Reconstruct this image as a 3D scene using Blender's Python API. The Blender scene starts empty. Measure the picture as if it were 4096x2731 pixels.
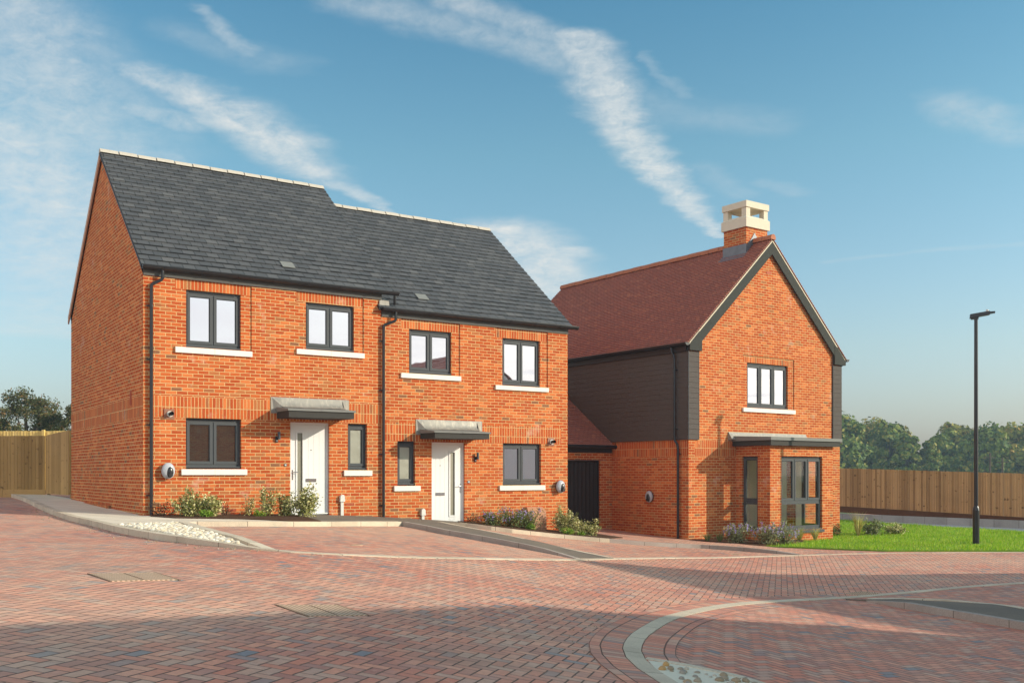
import bpy, bmesh, math, random
from mathutils import Vector, Matrix
import numpy as np
R = math.radians
random.seed(7)
ZC = 1.9                      # eye height above the lowest paving; every z below is given relative to the eye
scene = bpy.context.scene
col = scene.collection

# ------------------------------------------------------------------ helpers
ZOFF = {}
def tag(o, label=None, cat=None, group=None, kind=None):
    if label: o['label'] = label
    if cat: o['category'] = cat
    if group: o['group'] = group
    if kind: o['kind'] = kind
    return o
def thing(name, label, cat, x, y, z, rz=0.0, group=None):
    """Empty at the base of a thing; z is relative to the eye"""
    o = bpy.data.objects.new(name, None)
    o.empty_display_size = .2
    col.objects.link(o)
    o.location = (x, y, z + ZC); o.rotation_euler = (0, 0, rz)
    ZOFF[o.name] = z
    return tag(o, label, cat, group)
def zoff(o):
    while o is not None:
        if o.name in ZOFF: return ZOFF[o.name]
        o = o.parent
    return -ZC

class MB:
    def __init__(s): s.v = []; s.f = []; s.m = []; s.uv = {}; s.sm = set()
    def face(s, pts, m=0, uv=None):
        b = len(s.v); s.v += [tuple(p) for p in pts]
        s.f.append(tuple(range(b, b + len(pts)))); s.m.append(m)
        if uv: s.uv[len(s.f) - 1] = uv
        return s
    def mesh(s, vs, fs, m=0, smooth=False):
        b = len(s.v); s.v += [tuple(p) for p in vs]
        for f in fs:
            s.f.append(tuple(i + b for i in f)); s.m.append(m)
            if smooth: s.sm.add(len(s.f) - 1)
        return s
    def box(s, x0, x1, y0, y1, z0, z1, m=0):
        if x0 > x1: x0, x1 = x1, x0
        if y0 > y1: y0, y1 = y1, y0
        if z0 > z1: z0, z1 = z1, z0
        v = [(x0,y0,z0),(x1,y0,z0),(x1,y1,z0),(x0,y1,z0),(x0,y0,z1),(x1,y0,z1),(x1,y1,z1),(x0,y1,z1)]
        return s.mesh(v, [(0,3,2,1),(4,5,6,7),(0,1,5,4),(1,2,6,5),(2,3,7,6),(3,0,4,7)], m)
    def hexa(s, a, b, m=0):
        """bottom ring a and top ring b of 4 points each"""
        return s.mesh(list(a) + list(b), [(3,2,1,0),(4,5,6,7),(0,1,5,4),(1,2,6,5),(2,3,7,6),(3,0,4,7)], m)
    def extr(s, poly, off, m=0, mside=None):
        """polygon (3d points) extruded by vector off"""
        n = len(poly); q = [tuple(Vector(p) + Vector(off)) for p in poly]
        ms = m if mside is None else mside
        s.face(poly, m); s.face(q[::-1], ms)
        for i in range(n):
            j = (i + 1) % n
            s.face([poly[j], poly[i], q[i], q[j]], ms)
        return s
    def ring(s, x0, x1, z0, z1, y0, y1, w, wb=None, wt=None, m=0):
        """rectangular frame in the xz plane"""
        wb = w if wb is None else wb; wt = w if wt is None else wt
        s.box(x0, x0 + w, y0, y1, z0, z1, m); s.box(x1 - w, x1, y0, y1, z0, z1, m)
        s.box(x0 + w, x1 - w, y0, y1, z0, z0 + wb, m); s.box(x0 + w, x1 - w, y0, y1, z1 - wt, z1, m)
        return s
    def tube(s, pts, r, n=10, m=0, caps=True, smooth=True):
        pts = [Vector(p) for p in pts]
        rs = r if isinstance(r, (list, tuple)) else [r] * len(pts)
        rings = []; up0 = None
        for i, p in enumerate(pts):
            d = (pts[min(i+1, len(pts)-1)] - pts[max(i-1, 0)]).normalized()
            up = Vector((0,0,1)) if abs(d.z) < .95 else Vector((1,0,0))
            if up0 is not None: up = up0
            a = d.cross(up)
            if a.length < 1e-4: a = d.orthogonal()
            a.normalize(); b = a.cross(d).normalized(); up0 = b
            rings.append([tuple(p + a * (math.cos(k*2*math.pi/n) * rs[i]) + b * (math.sin(k*2*math.pi/n) * rs[i])) for k in range(n)])
        vs = [v for g_ in rings for v in g_]; fs = []
        for i in range(len(rings) - 1):
            for k in range(n):
                k2 = (k + 1) % n
                fs.append((i*n+k, i*n+k2, (i+1)*n+k2, (i+1)*n+k))
        s.mesh(vs, fs, m, smooth)
        if caps:
            s.face(rings[0][::-1], m); s.face(rings[-1], m)
        return s
    def ell(s, c, rx, ry, rz, m=0, nu=14, nv=9, jit=0):
        vs = []; fs = []
        for i in range(nv + 1):
            th = math.pi * i / nv
            for k in range(nu):
                ph = 2 * math.pi * k / nu
                j = 1 + random.uniform(-jit, jit)
                vs.append((c[0] + rx*math.sin(th)*math.cos(ph)*j, c[1] + ry*math.sin(th)*math.sin(ph)*j, c[2] + rz*math.cos(th)*j))
        for i in range(nv):
            for k in range(nu):
                k2 = (k+1) % nu
                fs.append((i*nu+k, (i+1)*nu+k, (i+1)*nu+k2, i*nu+k2))
        return s.mesh(vs, fs, m, True)
    def build(s, name, mats, parent=None, merge=False):
        if not isinstance(mats, (list, tuple)): mats = [mats]
        me = bpy.data.meshes.new(name)
        zo = zoff(parent) if parent is not None else -ZC
        me.from_pydata([(p[0], p[1], p[2] - zo) for p in s.v], [], s.f)
        for m in mats: me.materials.append(m)
        uvl = me.uv_layers.new(name='UVMap')
        for i, p in enumerate(me.polygons):
            p.material_index = s.m[i]
            if i in s.sm: p.use_smooth = True
            if i in s.uv:
                for k, li in enumerate(p.loop_indices): uvl.data[li].uv = s.uv[i][k]
                continue
            nrm = p.normal
            if abs(nrm.z) > .98: h = Vector((1,0,0)); w = Vector((0,1,0))
            else:
                h = Vector((0,0,1)).cross(nrm).normalized(); w = nrm.cross(h).normalized()
            for li in p.loop_indices:
                co = Vector(s.v[me.loops[li].vertex_index])
                uvl.data[li].uv = (co.dot(h), co.dot(w))
        me.update()
        o = bpy.data.objects.new(name, me); col.objects.link(o)
        if parent is not None: o.parent = parent
        if merge:
            b = bmesh.new(); b.from_mesh(me); bmesh.ops.remove_doubles(b, verts=b.verts, dist=1e-4); b.to_mesh(me); b.free()
        return o
def copy_tree(o, parent=None):
    c = o.copy(); col.objects.link(c)
    if parent is not None: c.parent = parent
    if o.name in ZOFF: ZOFF[c.name] = ZOFF[o.name]
    for ch in list(o.children): copy_tree(ch, c)
    return c

# ------------------------------------------------------------------ node helpers
class NT:
    def __init__(s, name):
        s.mat = bpy.data.materials.new(name); s.mat.use_nodes = True
        s.t = s.mat.node_tree; s.t.nodes.clear()
        s.out = s.t.nodes.new('ShaderNodeOutputMaterial')
    def n(s, typ, **kw):
        nd = s.t.nodes.new(typ)
        for k, v in kw.items(): setattr(nd, k, v)
        return nd
    def link(s, a, b): s.t.links.new(a, b)
    def put(s, sock, v):
        if v is None: return
        if hasattr(v, 'node'): s.link(v, sock)
        elif isinstance(v, (tuple, list)) and sock.type == 'RGBA' and len(v) == 3: sock.default_value = (*v, 1)
        else: sock.default_value = v
    def m(s, op, a, b=None, c=None, clamp=False):
        nd = s.n('ShaderNodeMath', operation=op); nd.use_clamp = clamp
        for i, v in enumerate((a, b, c)): s.put(nd.inputs[i], v) if v is not None else None
        return nd.outputs[0]
    def vm(s, op, a, b=None, out=0):
        nd = s.n('ShaderNodeVectorMath', operation=op)
        s.put(nd.inputs[0], a)
        if b is not None: s.put(nd.inputs[3] if op == 'SCALE' else nd.inputs[1], b)
        return nd.outputs[out]
    def xyz(s, x, y, z=0.0):
        nd = s.n('ShaderNodeCombineXYZ'); s.put(nd.inputs[0], x); s.put(nd.inputs[1], y); s.put(nd.inputs[2], z); return nd.outputs[0]
    def sep(s, v):
        nd = s.n('ShaderNodeSeparateXYZ'); s.link(v, nd.inputs[0]); return nd.outputs
    def mr(s, v, a, b, c=0.0, d=1.0, smooth=False):
        nd = s.n('ShaderNodeMapRange'); nd.interpolation_type = 'SMOOTHSTEP' if smooth else 'LINEAR'
        s.put(nd.inputs[0], v); s.put(nd.inputs[1], a); s.put(nd.inputs[2], b); s.put(nd.inputs[3], c); s.put(nd.inputs[4], d); return nd.outputs[0]
    def noise(s, v, scale, detail=3.0, rough=.55, dist=0.0, out=0):
        nd = s.n('ShaderNodeTexNoise'); s.put(nd.inputs['Vector'], v) if v is not None else None
        nd.inputs['Scale'].default_value = scale; nd.inputs['Detail'].default_value = detail
        nd.inputs['Roughness'].default_value = rough; nd.inputs['Distortion'].default_value = dist
        return nd.outputs[out]
    def white(s, v, out=0):
        nd = s.n('ShaderNodeTexWhiteNoise'); nd.noise_dimensions = '3D'; s.link(v, nd.inputs['Vector']); return nd.outputs[out]
    def ramp(s, v, stops, const=False):
        nd = s.n('ShaderNodeValToRGB'); cr = nd.color_ramp
        cr.interpolation = 'CONSTANT' if const else 'LINEAR'
        while len(cr.elements) < len(stops): cr.elements.new(.5)
        for e, (p, c) in zip(cr.elements, stops): e.position = p; e.color = (*c, 1)
        s.put(nd.inputs[0], v); return nd.outputs[0]
    def mix(s, f, a, b, mode='MIX'):
        nd = s.n('ShaderNodeMix', data_type='RGBA', blend_type=mode); nd.clamp_factor = True
        s.put(nd.inputs[0], f); s.put(nd.inputs[6], a); s.put(nd.inputs[7], b); return nd.outputs[2]
    def uv(s): return s.n('ShaderNodeTexCoord').outputs['UV']
    def obj(s): return s.n('ShaderNodeTexCoord').outputs['Object']
    def pos(s): return s.n('ShaderNodeNewGeometry').outputs['Position']
    def bump(s, h, dist=.01, strength=1.0, normal=None):
        nd = s.n('ShaderNodeBump'); s.link(h, nd.inputs['Height']); nd.inputs['Distance'].default_value = dist; nd.inputs['Strength'].default_value = strength
        if normal is not None: s.link(normal, nd.inputs['Normal'])
        return nd.outputs[0]
    def bsdf(s, base, rough=.7, spec=.4, normal=None, metal=0.0, coat=0.0):
        nd = s.n('ShaderNodeBsdfPrincipled')
        s.put(nd.inputs['Base Color'], base); s.put(nd.inputs['Roughness'], rough)
        nd.inputs['Specular IOR Level'].default_value = spec; nd.inputs['Metallic'].default_value = metal
        nd.inputs['Coat Weight'].default_value = coat
        if normal is not None: s.link(normal, nd.inputs['Normal'])
        s.link(nd.outputs[0], s.out.inputs['Surface']); return nd

def rot2(nt, v, ang):
    x, y, z = nt.sep(v); c, s_ = math.cos(ang), math.sin(ang)
    a = nt.m('ADD', nt.m('MULTIPLY', x, c), nt.m('MULTIPLY', y, s_))
    b = nt.m('SUBTRACT', nt.m('MULTIPLY', y, c), nt.m('MULTIPLY', x, s_))
    return a, b

def brick_mat(name, bw, bh, off=.5, joint=.010, tone=1.0, vo=0.0):
    t = NT(name); uv = t.uv()
    wob = t.noise(uv, 9.0, 2.0, out=1)
    wv = t.vm('SCALE', t.vm('SUBTRACT', wob, (.5, .5, .5)), .012)
    x, y, _ = t.sep(t.vm('ADD', uv, wv))
    y = t.m('ADD', y, vo)
    ys = t.m('DIVIDE', y, bh); row = t.m('FLOOR', ys)
    xs = t.m('ADD', t.m('DIVIDE', x, bw), t.m('MULTIPLY', t.m('FLOORED_MODULO', row, 2.0), off))
    colm = t.m('FLOOR', xs)
    fx = t.m('FRACT', xs); fy = t.m('FRACT', ys)
    dx = t.m('MULTIPLY', t.m('MINIMUM', fx, t.m('SUBTRACT', 1.0, fx)), bw)
    dy = t.m('MULTIPLY', t.m('MINIMUM', fy, t.m('SUBTRACT', 1.0, fy)), bh)
    d = t.m('MINIMUM', dx, dy)
    mask = t.mr(d, joint*.50, joint*.80)
    rnd = t.white(t.xyz(colm, row, 3.0)); rnd2 = t.white(t.xyz(colm, row, 9.0))
    T = lambda c: tuple(k*tone for k in c)
    patch = t.noise(uv, .55, 2.0)
    r2 = t.m('ADD', rnd, t.m('MULTIPLY', t.m('SUBTRACT', patch, .5), .35))
    c = t.ramp(r2, [(0.0, T((.455,.092,.026))), (.3, T((.515,.122,.035))), (.55, T((.415,.080,.024))), (.74, T((.60,.18,.058))), (.87, T((.44,.15,.055))), (.968, T((.35,.13,.055))), (.993, T((.25,.11,.06)))], True)
    f = t.noise(uv, 38.0, 4.0, .65)
    c = t.mix(1.0, c, t.mix(f, (.78,.77,.76), (1.2,1.19,1.16)), 'MULTIPLY')
    burn = t.mr(t.noise(uv, 14.0, 2.0), .56, .72)
    c = t.mix(t.m('MULTIPLY', burn, t.mr(rnd2, .55, .9)), c, T((.30,.14,.075)))
    mort = t.mix(t.noise(uv, 3.0, 3.0), (.55,.37,.165), (.72,.53,.27))
    effl = t.m('MULTIPLY', t.mr(t.noise(uv, 1.3, 4.0, .7), .60, .78), .5)
    c = t.mix(mask, mort, c)
    c = t.mix(effl, c, (.66,.55,.44))
    big = t.noise(uv, .35, 3.0)
    c = t.mix(1.0, c, t.mix(big, (.90,.88,.86), (1.1,1.1,1.1)), 'MULTIPLY')
    h = t.m('ADD', t.m('MULTIPLY', mask, 1.0), t.m('MULTIPLY', f, .35))
    t.bsdf(c, .9, .08, t.bump(h, .006, .8)); return t.mat

def herring_mat(name, ang, dusty=0.3):
    t = NT(name); p = t.pos()
    wob = t.vm('SCALE', t.vm('SUBTRACT', t.noise(p, 6.0, 2.0, out=1), (.5,.5,.5)), .012)
    a, b = rot2(t, t.vm('ADD', p, wob), ang)
    x = t.m('DIVIDE', a, .1); y = t.m('DIVIDE', b, .1)
    i = t.m('FLOOR', x); j = t.m('FLOOR', y); fx = t.m('FRACT', x); fy = t.m('FRACT', y)
    mm = t.m('FLOORED_MODULO', t.m('SUBTRACT', i, j), 4.0)
    isV = t.m('GREATER_THAN', mm, 1.5)
    s1 = t.m('COMPARE', mm, 1.0, .3); s2 = t.m('COMPARE', mm, 2.0, .3)
    lx = t.m('ADD', fx, s1); Lx = t.m('SUBTRACT', 2.0, isV)
    ly = t.m('ADD', fy, s2); Ly = t.m('ADD', 1.0, isV)
    ix = t.m('SUBTRACT', i, s1); iy = t.m('SUBTRACT', j, s2)
    d = t.m('MINIMUM', t.m('MULTIPLY', t.m('MINIMUM', lx, t.m('SUBTRACT', Lx, lx)), .62), t.m('MINIMUM', ly, t.m('SUBTRACT', Ly, ly)))
    d = t.m('MULTIPLY', d, .1)
    mask = t.mr(d, .0022, .0056)
    rnd = t.white(t.xyz(ix, iy, isV)); rnd2 = t.white(t.xyz(iy, ix, isV))
    pv_finish(t, p, rnd, rnd2, mask, dusty); return t.mat
def pv_finish(t, p, rnd, rnd2, mask, dusty):
    c = t.ramp(rnd, [(0.0, (.62,.24,.16)), (.22, (.57,.235,.165)), (.42, (.67,.305,.205)), (.62, (.46,.21,.16)), (.78, (.57,.34,.25)), (.91, (.36,.24,.21)), (.975, (.24,.23,.24))], True)
    f = t.noise(p, 22.0, 4.0, .6); patch = t.noise(p, 5.0, 2.0)
    c2 = t.ramp(patch, [(.35, (.54,.27,.18)), (.62, (.35,.28,.25))])
    c = t.mix(t.mr(rnd2, .4, .9, .0, .4), c, c2)
    c = t.mix(1.0, c, t.mix(f, (.75,.75,.75), (1.25,1.25,1.25)), 'MULTIPLY')
    big = t.noise(p, .33, 4.0, .6)
    c = t.mix(t.m('MULTIPLY', t.mr(big, .40, .66), dusty), c, (.74,.55,.39))
    wear = t.noise(t.vm('MULTIPLY', p, (.55, 1.3, 1.0)), 1.0, 5.0, .65)
    c = t.mix(t.mr(wear, .54, .76, 0.0, .42), c, (.22,.14,.11))
    c = t.mix(t.mr(t.noise(p, 3.1, 5.0, .7), .64, .72, 0.0, .35), c, (.72,.58,.46))
    grit = t.noise(p, 140.0, 2.0, .6)
    c = t.mix(t.mr(grit, .68, .76, 0.0, .35), c, (.07,.06,.055))
    jc = t.mix(t.noise(p, 2.2, 3.0), (.06,.045,.04), (.22,.16,.11))
    c = t.mix(mask, jc, c)
    h = t.m('ADD', mask, t.m('MULTIPLY', f, .15))
    t.bsdf(c, .8, .3, t.bump(h, .006, .9))

def ringblock_mat(name, bw, bh):
    """blocks laid along a curve: uv = arc length, radial"""
    t = NT(name); uv = t.uv(); x, y, _ = t.sep(uv)
    xs = t.m('DIVIDE', x, bw); c_ = t.m('FLOOR', xs); fx = t.m('FRACT', xs); ys = t.m('DIVIDE', y, bh); r_ = t.m('FLOOR', ys); fy = t.m('FRACT', ys)
    d = t.m('MINIMUM', t.m('MULTIPLY', t.m('MINIMUM', fx, t.m('SUBTRACT', 1.0, fx)), bw), t.m('MULTIPLY', t.m('MINIMUM', fy, t.m('SUBTRACT', 1.0, fy)), bh))
    mask = t.mr(d, .0022, .006)
    pv_finish(t, t.pos(), t.white(t.xyz(c_, r_, 2.0)), t.white(t.xyz(r_, c_, 5.0)), mask, .12); return t.mat

def slate_mat(name, bw, bh, ramp, rough=.5, joint=.006, zig=False):
    t = NT(name); uv = t.uv(); x, y, _ = t.sep(uv)
    ys = t.m('DIVIDE', y, bh); row = t.m('FLOOR', t.m('ADD', ys, .02))
    xs = t.m('ADD', t.m('DIVIDE', x, bw), t.m('MULTIPLY', t.m('FLOORED_MODULO', row, 2.0), .5))
    jit = t.m('MULTIPLY', t.m('SUBTRACT', t.white(t.xyz(row, 1.0, 1.0)), .5), .12)
    xs = t.m('ADD', xs, jit)
    cc = t.m('FLOOR', xs); fx = t.m('FRACT', xs)
    dx = t.m('MULTIPLY', t.m('MINIMUM', fx, t.m('SUBTRACT', 1.0, fx)), bw)
    mask = t.mr(dx, joint*.3, joint)
    rnd = t.white(t.xyz(cc, row, 4.0))
    if zig:
        fyy = t.m('FRACT', t.m('ADD', ys, .02)); r5 = t.white(t.xyz(row, cc, 8.0))
        mask = t.m('MINIMUM', mask, t.mr(t.m('SUBTRACT', fyy, t.m('ADD', .03, t.m('MULTIPLY', t.m('POWER', r5, 2.0), .17))), -.02, .01, .25, 1.0))
    c = t.ramp(rnd, ramp)
    f = t.noise(t.vm('MULTIPLY', uv, (1.0, .35, 1.0)), 30.0, 4.0, .6)
    c = t.mix(1.0, c, t.mix(f, (.72,.72,.72), (1.3,1.3,1.3)), 'MULTIPLY')
    big = t.noise(uv, .7, 3.0)
    c = t.mix(1.0, c, t.mix(big, (.93,.93,.94), (1.07,1.06,1.05)), 'MULTIPLY')
    sc = t.mr(t.noise(uv, 60.0, 2.0), .70, .78, 0, .5)
    c = t.mix(sc, c, tuple(min(1, k*3) for k in ramp[-1][1]))
    c = t.mix(mask, tuple(k*.25 for k in ramp[0][1]), c)
    h = t.m('ADD', t.m('MULTIPLY', mask, .6), t.m('ADD', t.m('MULTIPLY', rnd, .3), t.m('MULTIPLY', f, .25)))
    t.bsdf(c, t.mr(rnd, 0.0, 1.0, rough - .03, rough + .05), .25, t.bump(h, .006, .8)); return t.mat

def plain(name, c, rough=.5, spec=.4, nscale=0, var=.15, metal=0.0, bumpd=0.0, coat=0.0):
    t = NT(name)
    if nscale:
        f = t.noise(t.obj(), nscale, 4.0, .6)
        cc = t.mix(f, tuple(k*(1-var) for k in c), tuple(min(1, k*(1+var)) for k in c))
        nb = t.bump(f, bumpd, .6) if bumpd else None
        t.bsdf(cc, rough, spec, nb, metal, coat)
    else: t.bsdf(c, rough, spec, None, metal, coat)
    return t.mat

M = {}
M['brick'] = brick_mat('red_brick', .225, .075)
M['soldier'] = brick_mat('soldier_course_brick', .075, .225, 0.0, vo=-.04)
M['slate'] = slate_mat('grey_slate', .26, .21, [(0.0, (.070,.074,.079)), (.5, (.084,.087,.092)), (.93, (.097,.100,.104)), (1.0, (.118,.120,.122))], .62, .012, True)
M['tile'] = slate_mat('red_clay_tile', .165, .10, [(0.0, (.33,.13,.095)), (.5, (.37,.14,.10)), (.85, (.40,.15,.105)), (1.0, (.46,.19,.12))], .72, .006)
M['tile_ridge'] = plain('clay_ridge_tile', (.40,.14,.07), .7, .3, 9, .3, bumpd=.004)
M['ridge_grey'] = plain('pale_ridge_tile', (.50,.455,.385), .85, .1, 14, .22, bumpd=.004)
M['road'] = herring_mat('herringbone_paving', R(-15), .36)
M['drive'] = herring_mat('driveway_paving', R(-34), .42)
M['island'] = herring_mat('parking_bay_paving', R(33), .14)
M['ring_head'] = ringblock_mat('header_block_course', .1, .2)
M['ring_str'] = ringblock_mat('stretcher_block_course', .2, .1)
M['anth'] = plain('anthracite_upvc', (.075,.082,.088), .6, .18, 30, .06)
M['black'] = plain('black_plastic', (.018,.019,.022), .28, .5)
M['blackmatt'] = plain('black_paint', (.022,.021,.022), .5, .4, 20, .15)
M['trim'] = plain('dark_grey_roof_trim', (.20,.205,.195), .75, .15, 12, .1)
M['fascia'] = plain('dark_fascia_board', (.05,.048,.044), .7, .15, 12, .12)
M['fasciagrey'] = plain('grey_fascia_board', (.10,.10,.094), .7, .15, 12, .12)
M['stone'] = plain('cast_stone_sill', (.78,.75,.69), .85, .12, 10, .06, bumpd=.003)
M['capstone'] = plain('chimney_cast_stone', (.66,.59,.47), .85, .12, 7, .08, bumpd=.003)
M['barge'] = plain('grey_green_barge_board', (.050,.052,.047), .8, .1, 10, .12)
M['render'] = plain('pale_wall_render', (.84,.83,.80), .9, .1, 3, .05)
M['seam'] = plain('dirty_seam', (.20,.13,.08), .9)
M['white'] = plain('white_door_paint', (.74,.75,.74), .45, .25)
M['whiteplastic'] = plain('white_plastic', (.66,.66,.62), .35, .4)
M['chrome'] = plain('satin_chrome', (.62,.62,.62), .22, .5, metal=1.0)
M['brownplate'] = plain('brown_plastic_plate', (.27,.12,.075), .45, .4, 8, .1)
M['meterbox'] = plain('brown_meter_box', (.46,.22,.12), .5, .4, 8, .1)
M['terra'] = plain('terracotta_vent', (.42,.09,.035), .7, .3, 20, .2)
M['verge'] = plain('verge_mortar', (.64,.56,.43), .8, .3, 22, .2, bumpd=.004)
M['room'] = plain('room_paint', (.93,.95,.86), .9, .2)
M['roomtrim'] = plain('room_white_trim', (.85,.87,.84), .6, .3)
M['lead'] = None
def lead():
    t = NT('lead_flashing'); o = t.obj()
    f = t.noise(o, 5.0, 5.0, .6); st = t.noise(t.vm('MULTIPLY', o, (5.0, 5.0, .4)), 3.0, 3.0)
    c = t.mix(f, (.20,.19,.17), (.36,.34,.30)); c = t.mix(t.mr(st, .5, .7, 0, .5), c, (.48,.44,.36))
    t.bsdf(c, t.mr(f, .3, .7, .45, .7), .4, t.bump(t.m('ADD', f, st), .006, .6), .25); return t.mat
M['lead'] = lead()
def kerbm(name, a, b, L=.915):
    t = NT(name); uv = t.uv(); x, y, _ = t.sep(uv); p = t.pos()
    fx = t.m('FRACT', t.m('DIVIDE', x, L)); d = t.m('MULTIPLY', t.m('MINIMUM', fx, t.m('SUBTRACT', 1.0, fx)), L)
    mask = t.mr(d, .002, .008)
    tone = t.white(t.xyz(t.m('FLOOR', t.m('DIVIDE', x, L)), 1.0, 2.0))
    g1 = t.noise(p, 55.0, 3.0, .7); g2 = t.noise(p, 1.6, 4.0, .6)
    c = t.mix(g1, tuple(k*.72 for k in a), b); c = t.mix(t.mr(g2, .45, .7, 0, .45), c, tuple(k*.55 for k in a))
    c = t.mix(1.0, c, t.mix(tone, (.88,.87,.86), (1.08,1.08,1.08)), 'MULTIPLY')
    gr = t.mr(t.noise(p, 90.0, 2.0), .66, .72, 0, .6); c = t.mix(gr, c, (.09,.08,.07))
    c = t.mix(mask, (.10,.08,.06), c)
    t.bsdf(c, .85, .25, t.bump(g1, .004, .6)); return t.mat
M['kerb'] = kerbm('silver_granite_kerb', (.60,.51,.38), (.80,.70,.54))
M['kerb_dark'] = kerbm('grey_concrete_kerb', (.34,.29,.25), (.48,.42,.37))
def flagm():
    t = NT('concrete_flags'); p = t.pos(); a, b = rot2(t, p, R(-34))
    def jd(v, L):
        f = t.m('FRACT', t.m('DIVIDE', v, L)); return t.m('MULTIPLY', t.m('MINIMUM', f, t.m('SUBTRACT', 1.0, f)), L)
    d = t.m('MINIMUM', jd(a, .9), jd(b, .6)); mask = t.mr(d, .003, .009)
    rn = t.white(t.xyz(t.m('FLOOR', t.m('DIVIDE', a, .9)), t.m('FLOOR', t.m('DIVIDE', b, .6)), 1.0))
    f = t.noise(p, 1.2, 5.0, .6); g1 = t.noise(p, 70.0, 2.0)
    c = t.mix(f, (.60,.52,.41), (.78,.70,.56)); c = t.mix(1.0, c, t.mix(rn, (.92,.92,.92), (1.06,1.06,1.06)), 'MULTIPLY')
    c = t.mix(1.0, c, t.mix(g1, (.85,.85,.85), (1.12,1.12,1.12)), 'MULTIPLY'); c = t.mix(mask, (.2,.16,.12), c)
    t.bsdf(c, .85, .25, t.bump(g1, .002, .5)); return t.mat
M['flags'] = flagm()
def tarm():
    t = NT('tarmac'); p = t.pos(); g1 = t.noise(p, 90.0, 3.0, .75); f = t.noise(p, 1.1, 4.0)
    c = t.mix(g1, (.06,.05,.042), (.27,.23,.185)); c = t.mix(t.mr(f, .42, .7, 0, .5), c, (.26,.215,.16))
    t.bsdf(c, .9, .25, t.bump(g1, .005, .9)); return t.mat
M['tarmac'] = tarm()
def mulch():
    t = NT('bark_mulch'); p = t.pos(); g1 = t.noise(p, 34.0, 4.0, .7); g2 = t.noise(p, 12.0, 3.0)
    c = t.mix(g1, (.025,.014,.009), (.16,.085,.05)); c = t.mix(t.mr(g2, .5, .7, 0, .4), c, (.10,.055,.035))
    t.bsdf(c, .95, .15, t.bump(g1, .03, 1.0)); return t.mat
M['mulch'] = mulch()
def soil_green(name, a, b):
    t = NT(name); p = t.pos(); f = t.noise(p, .8, 4.0, .6); g1 = t.noise(p, 12.0, 3.0)
    t.bsdf(t.mix(1.0, t.mix(f, a, b), t.mix(g1, (.7,.7,.7), (1.3,1.3,1.3)), 'MULTIPLY'), .9, .15); return t.mat
M['lawnbase'] = soil_green('lawn_soil', (.12,.22,.02), (.18,.30,.03))
M['field'] = soil_green('field_grass', (.09,.13,.05), (.14,.17,.07))
M['matrix'] = plain('pale_gravel_bedding', (.60,.55,.45), .9, .2, 12, .2, bumpd=.01)
def island_rand(name, stops, rough=.5, spec=.3, trans=0.0, nz=0):
    t = NT(name); g = t.n('ShaderNodeNewGeometry'); r = g.outputs['Random Per Island']
    c = t.ramp(r, stops)
    if nz:
        big = t.noise(t.obj(), nz, 3.0)
        c = t.mix(1.0, c, t.mix(big, (.68,.70,.65), (1.30,1.25,1.2)), 'MULTIPLY')
    b = t.bsdf(c, rough, spec)
    if trans:
        tr = t.n('ShaderNodeBsdfTranslucent'); t.link(c, tr.inputs[0])
        mx = t.n('ShaderNodeMixShader'); mx.inputs[0].default_value = trans
        t.link(b.outputs[0], mx.inputs[1]); t.link(tr.outputs[0], mx.inputs[2]); t.link(mx.outputs[0], t.out.inputs['Surface'])
    return t.mat
M['grass'] = island_rand('grass_blades', [(0, (.15,.33,.012)), (.4, (.27,.50,.02)), (.75, (.40,.60,.035)), (1, (.60,.58,.14))], .5, .25, .4, .5)
M['pebble'] = island_rand('pebbles', [(0, (.62,.52,.36)), (.3, (.78,.70,.55)), (.6, (.85,.80,.68)), (.85, (.55,.46,.34)), (1, (.74,.62,.42))], .6, .35, 0, 0)
M['cobble'] = island_rand('river_cobbles', [(0, (.30,.22,.13)), (.3, (.34,.29,.22)), (.5, (.50,.29,.10)), (.7, (.26,.24,.20)), (1, (.55,.48,.38))], .5, .4, 0, 0)
M['leaf_var'] = island_rand('variegated_leaves', [(0, (.09,.12,.03)), (.3, (.20,.23,.06)), (.55, (.44,.43,.14)), (.8, (.70,.66,.32)), (1, (.85,.80,.52))], .45, .35, .2, 3)
M['leaf_green'] = island_rand('green_leaves', [(0, (.07,.12,.04)), (.5, (.16,.22,.07)), (1, (.32,.36,.15))], .5, .3, .25, 3)
M['leaf_grey'] = island_rand('grey_green_leaves', [(0, (.14,.18,.08)), (.5, (.27,.31,.15)), (1, (.45,.47,.28))], .5, .3, .25, 3)
M['leaf_lime'] = island_rand('lime_leaves', [(0, (.12,.25,.02)), (1, (.30,.45,.05))], .5, .3, .3, 0)
M['flower'] = island_rand('violet_flowers', [(0, (.34,.25,.62)), (.5, (.46,.38,.76)), (1, (.62,.54,.85))], .6, .2, .2, 0)
M['dry'] = island_rand('straw_grass', [(0, (.30,.33,.06)), (.5, (.48,.46,.13)), (1, (.62,.52,.25))], .6, .2, .25, 0)
M['darkleaf'] = island_rand('bronze_leaves', [(0, (.07,.03,.02)), (.6, (.15,.06,.03)), (1, (.22,.13,.05))], .5, .3, .2, 0)
M['stem'] = plain('woody_stem', (.16,.09,.05), .9, .2, 12, .3)
M['treeleaf'] = island_rand('beech_leaves', [(0, (.05,.10,.018)), (.45, (.115,.18,.032)), (.8, (.22,.27,.05)), (1, (.36,.30,.07))], .6, .15, .15, .28)
M['treeleaf_gold'] = island_rand('turning_leaves', [(0, (.08,.12,.022)), (.45, (.20,.225,.04)), (.8, (.33,.30,.06)), (1, (.44,.29,.07))], .6, .15, .15, .28)
M['leftleaf'] = island_rand('rusty_green_leaves', [(0, (.045,.06,.022)), (.4, (.09,.11,.04)), (.75, (.15,.155,.06)), (1, (.26,.15,.07))], .6, .15, .2, .5)
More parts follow.
